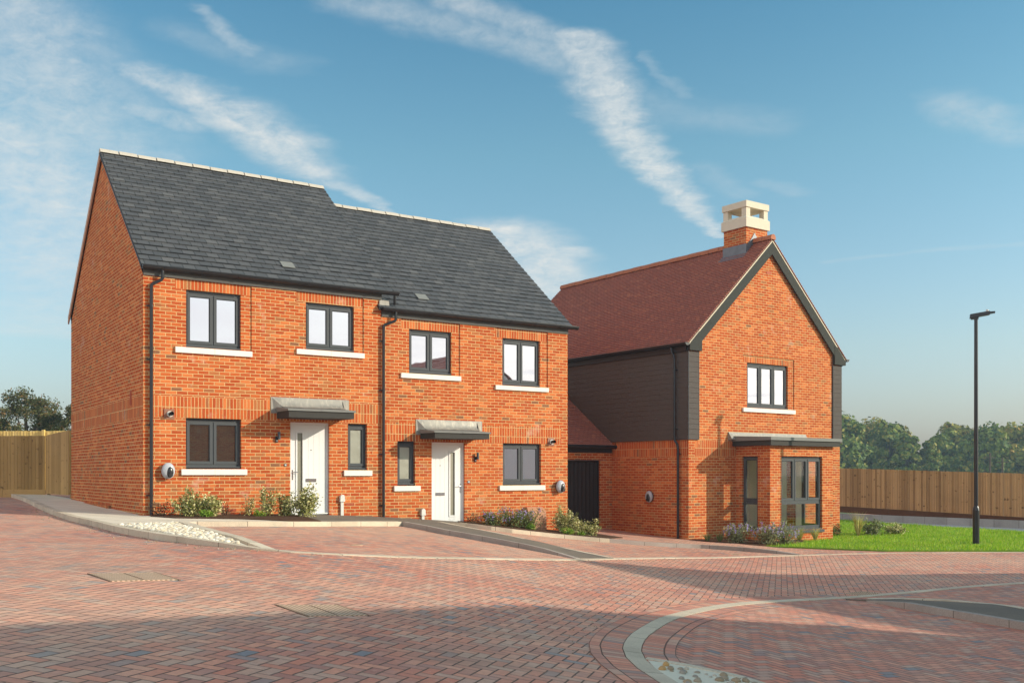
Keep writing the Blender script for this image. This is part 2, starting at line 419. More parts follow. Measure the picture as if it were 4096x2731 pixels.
M['bark'] = plain('tree_bark', (.10,.08,.06), .9, .2, 3, .4, bumpd=.03)
def woodm(name, a, b, knot):
    t = NT(name); o = t.obj(); x, y, z = t.sep(o)
    rn = t.n('ShaderNodeNewGeometry').outputs['Random Per Island']
    g1 = t.noise(t.xyz(t.m('ADD', t.m('MULTIPLY', x, 9.0), t.m('MULTIPLY', rn, 40.0)), y, t.m('MULTIPLY', z, .8)), 4.0, 4.0, .6)
    c = t.mix(t.m('ADD', t.m('MULTIPLY', rn, .6), t.m('MULTIPLY', g1, .4)), a, b)
    kn = t.noise(t.xyz(t.m('ADD', t.m('MULTIPLY', x, 1.6), t.m('MULTIPLY', rn, 9.0)), y, t.m('MULTIPLY', z, 2.1)), 3.2, 1.0, .4)
    c = t.mix(t.mr(kn, .66, .74, 0, .75), c, knot)
    st = t.noise(t.vm('MULTIPLY', o, (.5, .5, .8)), 1.2, 3.0)
    c = t.mix(1.0, c, t.mix(st, (.78,.76,.74), (1.18,1.16,1.14)), 'MULTIPLY')
    t.bsdf(c, .8, .2, t.bump(g1, .004, .5)); return t.mat
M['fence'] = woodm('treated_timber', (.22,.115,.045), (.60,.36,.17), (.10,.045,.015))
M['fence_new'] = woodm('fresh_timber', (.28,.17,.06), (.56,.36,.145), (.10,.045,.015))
M['fence_lit'] = woodm('sunlight_tinted_timber', (.70,.50,.16), (.90,.68,.26), (.4,.25,.08))  # sunlight on the far left fences is put into this brighter yellow
M['gravelboard'] = plain('timber_gravel_board', (.12,.055,.028), .8, .2, 5, .3)
def clad():
    t = NT('woodgrain_cladding'); o = t.uv(); x, y, _ = t.sep(o)
    g1 = t.noise(t.xyz(t.m('MULTIPLY', x, 1.0), t.m('MULTIPLY', y, 9.0)), 5.0, 4.0, .65, 1.2)
    c = t.mix(g1, (.070,.060,.055), (.115,.100,.092))
    t.bsdf(c, .75, .12, t.bump(g1, .004, .8)); return t.mat
M['clad'] = clad()
def glass(name, fac, dark, tint=(.95,.95,1.0), rough=.02, wav=0.0):
    t = NT(name)
    d = t.n('ShaderNodeBsdfDiffuse'); t.put(d.inputs[0], dark)
    g = t.n('ShaderNodeBsdfGlossy'); t.put(g.inputs[0], tint); g.inputs[1].default_value = rough
    if wav:
        nb = t.bump(t.noise(t.obj(), 2.2, 2.0), wav, 1.0); t.link(nb, g.inputs['Normal'])
    mx = t.n('ShaderNodeMixShader'); mx.inputs[0].default_value = fac
    t.link(d.outputs[0], mx.inputs[1]); t.link(g.outputs[0], mx.inputs[2]); t.link(mx.outputs[0], t.out.inputs['Surface']); return t.mat
M['glass_up'] = glass('coated_window_glass', .78, (.03,.03,.03), (.92,.92,.98), .015, .0006)
M['glass_low'] = glass('dark_window_glass', .30, (.035,.032,.028), (.9,.9,.9), .02, .0008)
M['glass_obsc'] = glass('obscured_glass', .25, (.17,.17,.12), (.9,.92,.85), .35, .01)
M['glass_door'] = glass('satin_door_glass', .15, (.16,.15,.10), (.9,.9,.85), .4)
def clearg():
    t = NT('clear_window_glass')
    a = t.n('ShaderNodeBsdfTransparent'); t.put(a.inputs[0], (.97,.98,.96))
    g = t.n('ShaderNodeBsdfGlossy'); g.inputs[1].default_value = .01
    mx = t.n('ShaderNodeMixShader'); mx.inputs[0].default_value = .06
    t.link(a.outputs[0], mx.inputs[1]); t.link(g.outputs[0], mx.inputs[2]); t.link(mx.outputs[0], t.out.inputs['Surface']); return t.mat
M['glass_clear'] = clearg()
def ironm():
    t = NT('cast_iron_cover'); a, b = rot2(t, t.obj(), R(0)); 
    k = t.n('ShaderNodeTexChecker'); t.link(t.xyz(a, b), k.inputs['Vector']); k.inputs['Scale'].default_value = 40.0
    f = t.noise(t.obj(), 10.0, 3.0)
    c = t.mix(f, (.56,.38,.26), (.70,.50,.36)); c = t.mix(t.m('MULTIPLY', k.outputs[1], .8), c, (.20,.15,.08))
    t.bsdf(c, .6, .4, t.bump(k.outputs[1], -.006, 1.0), 0.0); return t.mat
M['iron'] = ironm()

# ------------------------------------------------------------------ terrain height
GX = [(-60,-.3),(-16,-.72),(-12,-.80),(-8,-.95),(-4,-1.05),(-1,-1.32),(1.5,-1.64),(5,-1.94),(9,-1.98),(14,-1.99),(20,-2.07),(60,-2.1)]
def g(X):
    P = GX
    if X <= P[0][0]: return P[0][1]
    if X >= P[-1][0]: return P[-1][1]
    i = 0
    while not (P[i][0] <= X <= P[i+1][0]): i += 1
    def sl(j):
        if j == 0 or j == len(P) - 1: return 0
        return (P[j+1][1] - P[j-1][1]) / (P[j+1][0] - P[j-1][0])
    h = P[i+1][0] - P[i][0]; t = (X - P[i][0]) / h
    return (2*t**3-3*t*t+1)*P[i][1] + (t**3-2*t*t+t)*h*sl(i) + (3*t*t-2*t**3)*P[i+1][1] + (t**3-t*t)*h*sl(i+1)

def slab(name, poly, h, mat, skirt=.2, label=None, cat=None, kind='structure', ycut=False):
    """a sheet following the terrain at height h (number or function) with a skirt down"""
    hf = h if callable(h) else (lambda x, y: h)
    b = bmesh.new(); vs = [b.verts.new((x, y, 0)) for x, y in poly]; b.faces.new(vs)
    x0 = min(p[0] for p in poly); x1 = max(p[0] for p in poly)
    k = math.floor(x0 * 2) / 2
    while k < x1:
        bmesh.ops.bisect_plane(b, geom=b.verts[:] + b.edges[:] + b.faces[:], plane_co=(k, 0, 0), plane_no=(1, 0, 0)); k += .5
    if ycut:
        y0 = min(p[1] for p in poly); y1 = max(p[1] for p in poly); k = math.floor(y0)
        while k < y1:
            bmesh.ops.bisect_plane(b, geom=b.verts[:] + b.edges[:] + b.faces[:], plane_co=(0, k, 0), plane_no=(0, 1, 0)); k += .5
    bmesh.ops.triangulate(b, faces=[f for f in b.faces if len(f.verts) > 4])
    for v in b.verts: v.co.z = g(v.co.x) + hf(v.co.x, v.co.y) + ZC
    bmesh.ops.recalc_face_normals(b, faces=b.faces)
    if sum(f.normal.z for f in b.faces) < 0: bmesh.ops.reverse_faces(b, faces=b.faces)
    if skirt:
        for e in [e for e in b.edges if e.is_boundary]:
            a, c = e.verts
            d1 = b.verts.new((a.co.x, a.co.y, a.co.z - skirt)); d2 = b.verts.new((c.co.x, c.co.y, c.co.z - skirt))
            b.faces.new((a, c, d2, d1))
    me = bpy.data.meshes.new(name); b.to_mesh(me); b.free(); me.materials.append(mat)
    o = bpy.data.objects.new(name, me); col.objects.link(o)
    if kind: o['kind'] = kind
    if label: o['label'] = label
    if cat: o['category'] = cat
    return o

def smooth_path(pts, step=.3):
    out = []
    P = [Vector(p) for p in pts]; P = [P[0]*2 - P[1]] + P + [P[-1]*2 - P[-2]]
    for i in range(1, len(P) - 2):
        a, b, c, d = P[i-1], P[i], P[i+1], P[i+2]
        n = max(1, int((c - b).length / step))
        for k in range(n):
            t = k / n
            out.append(.5*((2*b) + (c-a)*t + (2*a-5*b+4*c-d)*t*t + (3*b-a-3*c+d)*t**3))
    out.append(P[-2]); return out
def offset_path(path, w):
    out = []
    for i, p in enumerate(path):
        d = (path[min(i+1, len(path)-1)] - path[max(i-1, 0)]); n = Vector((-d.y, d.x, 0)); n.normalize()
        out.append(Vector((p.x + n.x*w, p.y + n.y*w, p.z)))
    return out
def strip(name, pts, w0, w1, mat, depth=.2, smooth=True, parent=None, kind='structure', chamf=.0):
    """band between offsets w0 and w1 (left of travel) of a path of (x, y, h); top at terrain + h"""
    path = smooth_path(pts) if smooth else [Vector(p) for p in pts]
    A = offset_path(path, w0); B_ = offset_path(path, w1); mb = MB(); L = 0
    for i in range(len(path) - 1):
        L2 = L + (path[i+1] - path[i]).length
        def top(p): return (p.x, p.y, g(p.x) + p.z)
        def bot(p): return (p.x, p.y, g(p.x) + p.z - depth)
        a0, a1, b0, b1 = A[i], A[i+1], B_[i], B_[i+1]
        w = abs(w1 - w0)
        up = [top(a0), top(a1), top(b1), top(b0)]; uvs = [(L,0),(L2,0),(L2,w),(L,w)]
        mb.face(up, 0, uvs)
        mb.face([bot(a0), bot(a1), top(a1), top(a0)], 0, [(L,-depth),(L2,-depth),(L2,0),(L,0)])
        mb.face([top(b0), top(b1), bot(b1), bot(b0)], 0, [(L,w),(L2,w),(L2,w+depth),(L,w+depth)])
        if i == 0: mb.face([bot(b0), bot(a0), top(a0), top(b0)])
        if i == len(path) - 2: mb.face([bot(a1), bot(b1), top(b1), top(a1)])
        L = L2
    o = mb.build(name, mat, parent)
    if kind: o['kind'] = kind
    return o

# ------------------------------------------------------------------ ground and paving
def grid_ground(name, xs, ys, zf, mat):
    mb = MB(); n = len(ys)
    vs = [(x, y, zf(x, y)) for x in xs for y in ys]
    fs = [(i*n+j, (i+1)*n+j, (i+1)*n+j+1, i*n+j+1) for i in range(len(xs)-1) for j in range(n-1)]
    mb.mesh(vs, fs); o = mb.build(name, mat); o['kind'] = 'structure'; return o
xs = [-900, -300, -120] + [k*.5 for k in range(-120, 121)] + [120, 300, 900]
def gz(x, y):
    d = 0 if y < 52 else min(3.2, (y-52)*.035)
    return g(x) - .035 - d
grid_ground('ground', xs, [-400, -60, 51.5, 60, 80, 120, 200, 500, 1500], gz, M['field'])
xr = [k*.5 for k in range(-60, 61)]
grid_ground('road', xr, [-14, 0, 20, 51], lambda x, y: g(x), M['road'])

KL = [(-15.9,31.6,.1),(-15.1,30.4,.1),(-13,26.9,.1),(-11,23.4,.1),(-9,20.2,.1),(-7.7,18.4,.1),(-6.6,16.75,.1),(-5.7,15.55,.1),(-4.9,14.75,.09),(-4.25,14.3,.07),(-3.6,14.1,.03),(-3.1,14.1,.013),(-2.4,14.4,.013),(-1.75,14.85,.013),(-1.2,15.35,.013),(-.3,16.4,.013),(.7,17.85,.013),(2.0,19.75,.013),(3.3,21.5,.013),(4.4,22.6,.013),(5.6,23.55,.013),(6.95,24.2,.013),(9.3,24.85,.013),(11.9,25.15,.013),(15,25.2,.013),(24,24.8,.013)]
strip('kerb', KL, 0, .15, M['kerb'])
pave = [(-15.9,31.6),(-15.02,30.45),(-12.9,26.95),(-10.9,23.45),(-8.9,20.25),(-7.6,18.45),(-6.9,17.45),(-6.5,18.1),(-6.2,18.45),(-5.6,18.9),(-4.35,19.5),(-4.4,19.72),(-5.4,19.95),(-6.6,19.85),(-7.3,20.3),(-7.4,21.1),(-12.4,28.2),(-14.3,30.9),(-17,31.6)]
slab('pavement', pave, .098, M['flags'])
slab('gravel_bedding', [(-6.95,17.5),(-6.5,18.15),(-6.15,18.45),(-5.65,17.5),(-4.9,16.2),(-4.15,14.95),(-3.75,14.3),(-4.25,14.4),(-4.9,14.88),(-5.65,15.7),(-6.5,16.9)], lambda x, y: .075 if y > 15.4 else .03 + .045*max(0, (y-14.2)/1.2), M['matrix'], ycut=True)
strip('gravel_edging', [(-6.1,18.6,.1),(-5.35,17.1,.1),(-4.15,15.1,.1),(-3.4,14.15,.018)], -.06, .10, M['kerb'], smooth=False)
strip('bed_kerb', [(-5.85,18.7,.1),(-5.3,18.95,.1),(-4.3,19.55,.1),(-3.7,20.15,.1),(-3.1,21.15,.1),(-2.44,22.3,.1)], 0, .14, M['kerb'])
slab('planting_bed', [(-7.3,20.3),(-6.6,19.75),(-5.4,19.85),(-4.35,19.62),(-3.83,20.12),(-4.3,21.2),(-5.1,22.7),(-7.4,21.2)], .115, M['mulch'])
def th(x, y):
    d = math.hypot(x-1.65, y-19.45); return .014 + .084*max(0.0, min(1.0, (d-.45)/1.5))
slab('footpath', [(-5.1,22.7),(-4.3,21.2),(-3.83,20.15),(-3.15,21.2),(-2.5,22.35),(-1.85,21.8),(-1.3,21.0),(-.25,20.1),(.65,19.5),(1.2,19.0),(2.02,19.92),(1.3,20.5),(.56,21.13),(-.05,21.7),(-1.11,22.92),(-1.5,23.9),(-1.1,24.4),(-1.3,25.3)], th, M['tarmac'], ycut=True)
strip('path_kerb', [(-2.44,22.3,.105),(-1.88,21.7,.105),(-1.39,20.98,.105),(-.33,20.06,.105),(.24,19.66,.10),(.6,19.42,.085),(1.2,18.9,.016)], 0, .13, M['kerb_dark'])
strip('path_edging', [(-1.7,23.9,.103),(-1.11,22.96,.103),(-.05,21.74,.103),(.56,21.17,.09),(1.3,20.55,.055),(2.06,19.95,.018)], -.09, .03, M['kerb'])
DP = [(-5.3,17.0),(-4.1,15.0),(-3.4,14.1),(-3.1,14.2),(-2.4,14.5),(-1.75,14.95),(-1.2,15.45),(-.3,16.5),(.7,17.95),(1.2,18.75),(.6,19.4),(-.33,20.0),(-1.39,20.9),(-2.4,22.2),(-3.1,21.1),(-3.75,20.05),(-4.3,19.5),(-5.8,18.65)]
slab('driveway', DP, .005, M['drive'], 0)
slab('driveway', [(2.1,20.05),(3.3,21.62),(4.4,22.72),(5.6,23.65),(6.95,24.3),(6.3,25.0),(5.6,25.65),(4.9,25.9),(3.4,25.4),(2.45,25.2),(1.5,25.1),(.7,24.8),(-.06,24.3),(-1.15,24.5),(-1.6,24.0),(-1.1,23.0),(-.05,21.8),(.56,21.2),(1.3,20.6)], .005, M['drive'], 0)
strip('bed_kerb', [(-1.3,24.45,.1),(-.5,24.3,.1),(.0,24.35,.1),(.72,24.73,.1),(1.49,24.98,.1),(2.45,25.2,.1)], 0, .13, M['kerb'])
slab('planting_bed', [(-1.3,24.55),(-.5,24.4),(0,24.45),(.72,24.83),(1.49,25.08),(2.4,25.3),(2.9,26.3),(2.0,27.2),(1.0,27.2),(-1.4,25.4)], .115, M['mulch'])
strip('footpath_kerb', [(2.45,25.2,.1),(3.4,25.4,.1),(4.86,25.9,.1),(5.61,25.62,.1),(6.3,25.0,.085),(7.0,24.36,.016)], 0, .13, M['kerb_dark'])
hb = lambda x, y: .096 if x < 6.0 else max(.016, .096 - .08*(x-6.0)/1.1)
slab('footpath', [(2.45,25.3),(3.4,25.5),(4.86,26.0),(5.66,25.72),(6.35,25.1),(7.0,24.42),(9.3,24.98),(11.8,25.3),(12.5,25.5),(9.4,25.4),(8.3,25.95),(7.4,26.6),(6.6,26.85),(6.0,26.9),(4.95,27.95),(4.5,28.6),(3.3,31.4),(0.4,31.4),(1.5,28.5),(2.9,26.4)], hb, M['drive'], ycut=True)
slab('planting_bed', [(4.92,27.95),(5.3,27.35),(6.05,26.8),(6.7,26.78),(7.6,27.3),(8.3,28.6),(7.5,30)], lambda x, y: .115 if x < 6 else .09, M['mulch'])
LAWN = [(6.7,26.8),(7.4,26.5),(8.3,25.85),(9.4,25.3),(11.8,25.32),(15,25.36),(24,25.0),(27,28),(18.3,33.3),(15.6,38),(13.9,42.3),(12.4,42.3),(9.0,33),(7.4,28.4)]
slab('lawn', LAWN, .05, M['lawnbase'], .1)
# far lane and its low retaining kerb in front of the long fence
FL = Vector((14.25, 44.0, 0)); FR = Vector((19.4, 38.0, 0)); fd = (FR - FL).normalized(); fn = Vector((-fd.y, fd.x, 0)) * -1
def fpt(t, off): p = FL + fd*t - fn*(-off); return p
strip('retaining_kerb', [(*(FL - fd*14 + fn*.55).xy, .27), (*(FR + fd*14 + fn*.55).xy, .27)], -.12, .12, kerbm('weathered_concrete_kerb', (.40,.39,.37), (.54,.53,.50)), .3, False)
lane = [(FL - fd*14 + fn*.6).xy, (FR + fd*14 + fn*.6).xy, (FR + fd*14 + fn*6).xy, (FL - fd*14 + fn*6).xy]
slab('lane', [tuple(p) for p in lane], .01, plain('pale_lane_surface', (.52,.51,.52), .85, .2, 1.5, .15), 0)

# foreground island
RO = [(9.3,18.26,.013),(7.79,17.52,.013),(6.4,16.65,.013),(5.16,15.8,.013),(4.35,15.2,.013),(3.4,14.3,.013),(2.65,13.3,.013),(1.82,11.8,.013),(1.34,10.5,.013),(1.12,9.72,.013),(1.0,9.05,.013),(.98,8.6,.013),(1.02,8.15,.013),(1.12,7.67,.013),(1.24,7.2,.013),(1.5,6.5,.013),(1.9,5.8,.013)]
RX = [(14,20.4,.013)] + RO
strip('kerb', RX, 0, .16, M['kerb'])
RR = RO[3:]
strip('block_border', [(x, y, .009) for x, y, h in RR], -.205, -.002, M['ring_head'], .02)
strip('block_border', [(x, y, .009) for x, y, h in RR], -.308, -.207, M['ring_str'], .02)
strip('block_border', [(x, y, .009) for x, y, h in RO[5:12]], .165, .37, M['ring_head'], .02)
strip('block_border', [(x, y, .009) for x, y, h in RO[5:12]], .371, .472, M['ring_str'], .02)
isl = [(x+.12, y-.08) for x, y, h in RX[:-1]]
isl = [(p.x, p.y) for p in offset_path([Vector((x, y, 0)) for x, y, h in RX], .1)]
slab('parking_bay', isl + [(4, 4), (14, 6), (20, 14)], .005, M['island'], 0)
strip('gravel_edging', [(1.17,8.72,.014),(1.52,8.6,.014),(1.86,8.36,.014),(2.15,7.95,.014),(2.6,7.2,.014)], -.10, 0, M['kerb'], smooth=True)
slab('gravel_bedding', [(1.16,8.6),(1.5,8.5),(1.8,8.28),(2.06,7.92),(2.5,7.2),(1.4,7.2),(1.28,7.7),(1.18,8.15)], .0085, plain('pale_mortar_bed', (.70,.66,.52), .6, .4, 14, .1, bumpd=.01), 0)
slab('footpath', [(5.12,15.42),(5.6,15.62),(6.05,15.72),(6.6,15.4),(7.0,14.3),(7.4,12.6),(8.0,10.0),(7.1,9.6),(6.75,11.6),(6.25,13.3),(5.82,14.6),(5.5,15.35)], lambda x, y: .014 + .09*max(0, min(1, (15.55-y)/1.1)), M['tarmac'], ycut=True)
strip('path_kerb', [(5.40,15.42,.016),(5.68,14.55,.1),(6.19,13.27,.105),(6.45,12.62,.105),(7.0,10.5,.105),(7.3,9.2,.105)], 0, .12, M['kerb_dark'], smooth=False)
strip('path_edging', [(5.55,15.66,.018),(6.12,15.8,.02),(6.68,15.42,.05),(7.1,14.3,.105),(7.5,12.6,.105),(8.1,10,.105)], -.07, .04, M['kerb'], smooth=False)

# gravel stones
def pebbles(name, poly, hf, n, rmin, rmax, mat, label):
    poly = [Vector((*p, 0)) for p in poly]
    def inside(x, y):
        c = False; j = len(poly) - 1
        for i in range(len(poly)):
            if (poly[i].y > y) != (poly[j].y > y) and x < (poly[j].x-poly[i].x)*(y-poly[i].y)/(poly[j].y-poly[i].y)+poly[i].x: c = not c
            j = i
        return c
    x0, x1 = min(p.x for p in poly), max(p.x for p in poly); y0, y1 = min(p.y for p in poly), max(p.y for p in poly)
    mb = MB(); k = 0; tries = 0; pl = []
    while k < n and tries < n*30:
        tries += 1; x, y = random.uniform(x0, x1), random.uniform(y0, y1)
        if not inside(x, y): continue
        r = random.uniform(rmin, rmax)
        if any((x-a)**2 + (y-b)**2 < (.85*(r+c))**2 for a, b, c in pl[-400:]): continue
        pl.append((x, y, r)); a = random.random()*3.14; e = random.uniform(.65, 1)
        v0 = len(mb.v); mb.ell((0,0,0), r, r*e, r*random.uniform(.45,.75), 0, 8, 5, .08)
        z = g(x) + hf(x, y) + r*.12; ca, sa = math.cos(a), math.sin(a)
        for q in range(v0, len(mb.v)):
            px, py, pz = mb.v[q]; mb.v[q] = (x + px*ca - py*sa, y + px*sa + py*ca, z + pz)
        k += 1
    o = mb.build(name, mat, merge=True); tag(o, label, 'gravel', None, 'stuff'); return o
GB = [(-6.85,17.5),(-6.5,18.05),(-6.15,18.3),(-5.72,17.5),(-4.98,16.2),(-4.25,14.95),(-3.9,14.45),(-4.3,14.55),(-4.9,15.0),(-5.6,15.85),(-6.45,17.0)]
pebbles('gravel', GB, lambda x, y: .08 if y > 15.4 else .035 + .045*max(0, (y-14.2)/1.2), 1500, .022, .055, M['pebble'], 'cream pebbles filling the triangular strip before the left house')
pebbles('gravel', [(1.25,8.52),(1.5,8.45),(1.78,8.22),(2.02,7.9),(2.4,7.25),(1.48,7.25),(1.33,7.7),(1.22,8.15)], lambda x, y: .008, 60, .02, .045, M['cobble'], 'brown cobbles set in pale mortar inside the foreground kerb')

def grit(name, path, off0, off1, n, label, r0=.006, r1=.016):
    P_ = smooth_path([(x, y, 0) for x, y, h in path]); mb = MB()
    for k in range(n):
        i = random.randrange(1, len(P_)-1); d = P_[i+1]-P_[i-1]; nn = Vector((-d.y, d.x, 0)).normalized(); o_ = off0 + (off1-off0)*random.random()**2.2
        x, y = P_[i].x+nn.x*o_+random.uniform(-.1,.1), P_[i].y+nn.y*o_+random.uniform(-.1,.1); r_ = random.uniform(r0, r1)
        mb.ell((x, y, g(x)+.004), r_, r_*.8, r_*.6, 0, 5, 3)
    tag(mb.build(name, M['cobble'], merge=True), label, 'grit', None, 'stuff')
grit('grit', KL[3:20], -.02, -.45, 420, 'loose pale grit and bits lying along the far kerb line')
grit('grit', RO[2:14], -.01, -.6, 420, 'dark grit scattered on the blocks outside the curved foreground kerb', .004, .011)
# covers
def cover(pts, hh, label, ang):
    cx = sum(p[0] for p in pts)/4; cy = sum(p[1] for p in pts)/4
    o = thing('manhole_cover', label, 'manhole cover', cx, cy, g(cx), ang, 'manhole covers in the block paving')
    w, d = hh; sl = (g(cx+.3) - g(cx-.3))/.6
    ca, sa = math.cos(ang), math.sin(ang)
    def Z(x, y): return g(cx) + sl*(x*ca - y*sa)
    def bx(mb, x0, x1, y0, y1, z):
        a = [(x0,y0),(x1,y0),(x1,y1),(x0,y1)]
        mb.hexa([(x, y, Z(x, y)-.05) for x, y in a], [(x, y, Z(x, y)+z) for x, y in a])
    m1 = MB()
    for s_ in (-1, 1):
        bx(m1, -w/2-.03, w/2+.03, s_*(d/2+.015)-.015, s_*(d/2+.015)+.015, .007); bx(m1, s_*(w/2+.015)-.015, s_*(w/2+.015)+.015, -d/2, d/2, .0065)
    m1.build('frame', M['iron'], o)
    for s_ in (-1, 1):
        e_ = MB(); bx(e_, s_*(w/2+.042)-.010, s_*(w/2+.042)+.010, -d/2-.06, d/2+.06, .006); e_.build('frame_edge', M['seam'], o)
    m2 = MB(); bx(m2, -w/2+.004, w/2-.004, -d/2+.004, d/2-.004, .006); m2.build('lid', M['iron'], o)
    m3 = MB(); bx(m3, -.01, .01, -d/2+.01, d/2-.01, .0075); m3.build('lid_seam', M['seam'], o)
cover([(-4.29,10.33),(-3.83,10.7),(-3.46,10.28),(-3.9,9.82)], (.60,.58), 'cast iron manhole cover in the sunlit paving, farther left', R(40))
cover([(-2.13,9.1),(-1.63,9.61),(-1.3,9.17),(-1.82,8.65)], (.54,.50), 'cast iron manhole cover at the edge of the foreground shadow', R(40))
def gully(x, y, ang, label, k_=1.0):
    o = thing('drain_grate', label, 'drain', x, y, g(x), ang, None); o.scale = (k_, k_, 1)
    m = MB(); z = g(x); m.ring(-.24, .24, -.15, .15, 0, 1, .025)
    mm = MB()
    for (a, b, c, d) in ((-.24,.24,-.16,-.135),(-.24,.24,.135,.16),(-.24,-.215,-.135,.135),(.215,.24,-.135,.135)): mm.box(a, b, c, d, z-.05, z+.012)
    mm.build('frame', M['iron'], o)
    mb = MB()
    for k in range(9): mb.box(-.2+k*.046, -.175+k*.046, -.134, .134, z-.05, z+.009)
    mb.build('bars', M['iron'], o)
    MB().face([(-.215,-.135,z+.004),(.215,-.135,z+.004),(.215,.135,z+.004),(-.215,.135,z+.004)]).build('sump', M['black'], o)
gully(5.7, 16.42, R(35), 'rusty iron drain grate beside the flush kerb on the right')
gully(5.35, 24.2, R(30), 'small iron drain in the driveway before the gable house', .6)
gully(-2.55, 16.2, R(50), 'small iron drain in the driveway before the left house', .5)

# ------------------------------------------------------------------ building blocks
def wall_front(mb, X0, X1, Z0, Z1, regs, y0=0.0, flip=False, base_m=0, swap=None):
    """regs: (x0,x1,z0,z1,kind,depth,mat) kind 'hole' or 'rec'; later entries win"""
    xs_ = sorted({X0, X1} | {min(max(r[k], X0), X1) for r in regs for k in (0, 1)})
    zs = sorted({Z0, Z1} | {min(max(r[k], Z0), Z1) for r in regs for k in (2, 3)})
    def cell(cx, cz):
        d, m, hole = 0.0, base_m, False
        for r in regs:
            if r[0] < cx < r[1] and r[2] < cz < r[3]:
                if r[4] == 'hole': d, hole = r[5], True
                else:
                    hole = False
                    if r[5] is not None: d = r[5]
                    if r[6] is not None: m = r[6]
        return d, m, hole
    nx, nz = len(xs_) - 1, len(zs) - 1
    C_ = [[cell((xs_[i]+xs_[i+1])/2, (zs[j]+zs[j+1])/2) for j in range(nz)] for i in range(nx)]
    S = swap or (lambda x, y, z: (x, y, z))
    def F(pts, m, uv): mb.face([S(*p) for p in pts], m, uv)
    for i in range(nx):
        for j in range(nz):
            d, m, hole = C_[i][j]; a, b, c, e = xs_[i], xs_[i+1], zs[j], zs[j+1]
            if not hole: F([(a,y0+d,c),(b,y0+d,c),(b,y0+d,e),(a,y0+d,e)], m, [(a,c),(b,c),(b,e),(a,e)])
            if i + 1 < nx and C_[i+1][j][0] != d:
                d2 = C_[i+1][j][0]; mm = m if d < d2 else C_[i+1][j][1]
                F([(b,y0+d,c),(b,y0+d2,c),(b,y0+d2,e),(b,y0+d,e)], 0, [(b+d,c),(b+d2,c),(b+d2,e),(b+d,e)])
            if j + 1 < nz and C_[i][j+1][0] != d:
                d2 = C_[i][j+1][0]
                F([(a,y0+d,e),(b,y0+d,e),(b,y0+d2,e),(a,y0+d2,e)], 0, [(a,e),(b,e),(b,e+.03),(a,e+.03)])

def window(parent, x0, x1, z0, z1, y, n=2, mat='glass_up', sill=None, S=None, transom=None, label=None, vent=True, projsill=True):
    """frame in the xz plane at depth y (outside is -y); S maps local points for side walls"""
    S = S or (lambda x, y, z: (x, y, z))
    def fin(mb, name, m, par):
        mb.v = [S(*p) for p in mb.v]; return mb.build(name, M[m], par)
    mb = MB(); wt = .075 if vent else .045
    mb.ring(x0, x1, z0, z1, y, y+.07, .035, .045, wt)
    if projsill: mb.box(x0-.015, x1+.015, y-.06, y+.05, z0-.028, z0-.001)
    zs = [(z0+.045, z1-wt)]
    if transom: zs = [(transom+.03, z1-wt)]; mb.box(x0+.035, x1-.035, y, y+.07, transom-.03, transom+.03)
    w = (x1 - x0 - .07)/n
    for k in range(1, n): mb.box(x0+.035+w*k-.014, x0+.035+w*k+.014, y+.001, y+.069, zs[0][0], zs[0][1])
    fr = fin(mb, 'window', 'anth', parent)
    if label: fr['label'] = label
    za, zb = zs[0]
    for k in range(n):
        a = x0+.035+w*k+(.014 if k else 0); b = x0+.035+w*(k+1)-(.014 if k < n-1 else 0)
        s_ = MB(); s_.ring(a+.003, b-.003, za+.003, zb-.003, y-.012, y+.05, .052)
        s_.ring(a+.055, b-.055, za+.055, zb-.055, y+.004, y+.04, .012)
        fin(s_, 'sash', 'anth', fr)
        p = MB(); p.box(a+.06, b-.06, y+.022, y+.034, za+.06, zb-.06); fin(p, 'pane', mat, fr)
    if transom:
        a, b = x0+.035, x1-.035
        s_ = MB(); s_.ring(a+.003, b-.003, z0+.048, transom-.033, y-.006, y+.05, .045); fin(s_, 'sash', 'anth', fr)
        p = MB(); p.box(a+.05, b-.05, y+.022, y+.034, z0+.095, transom-.08); fin(p, 'pane', mat, fr)
    if vent:
        v = MB(); v.box(x0+.1, x1-.12, y-.018, y-.0005, z1-.045, z1-.028); fin(v, 'trickle_vent', 'black', fr)
    if sill:
        a, b, c, d = sill; s_ = MB()
        xm = (a+b)/2
        for p0, p1 in ((a, xm-.002), (xm+.002, b)) if (b-a) > 1.0 else ((a, b),):
            s_.hexa([(p0,-.05,c),(p1,-.05,c),(p1,y+.02,c),(p0,y+.02,c)], [(p0,-.05,d-.012),(p1,-.05,d-.012),(p1,y+.02,d),(p0,y+.02,d)])
        fin(s_, 'sill', 'stone', fr)
    return fr

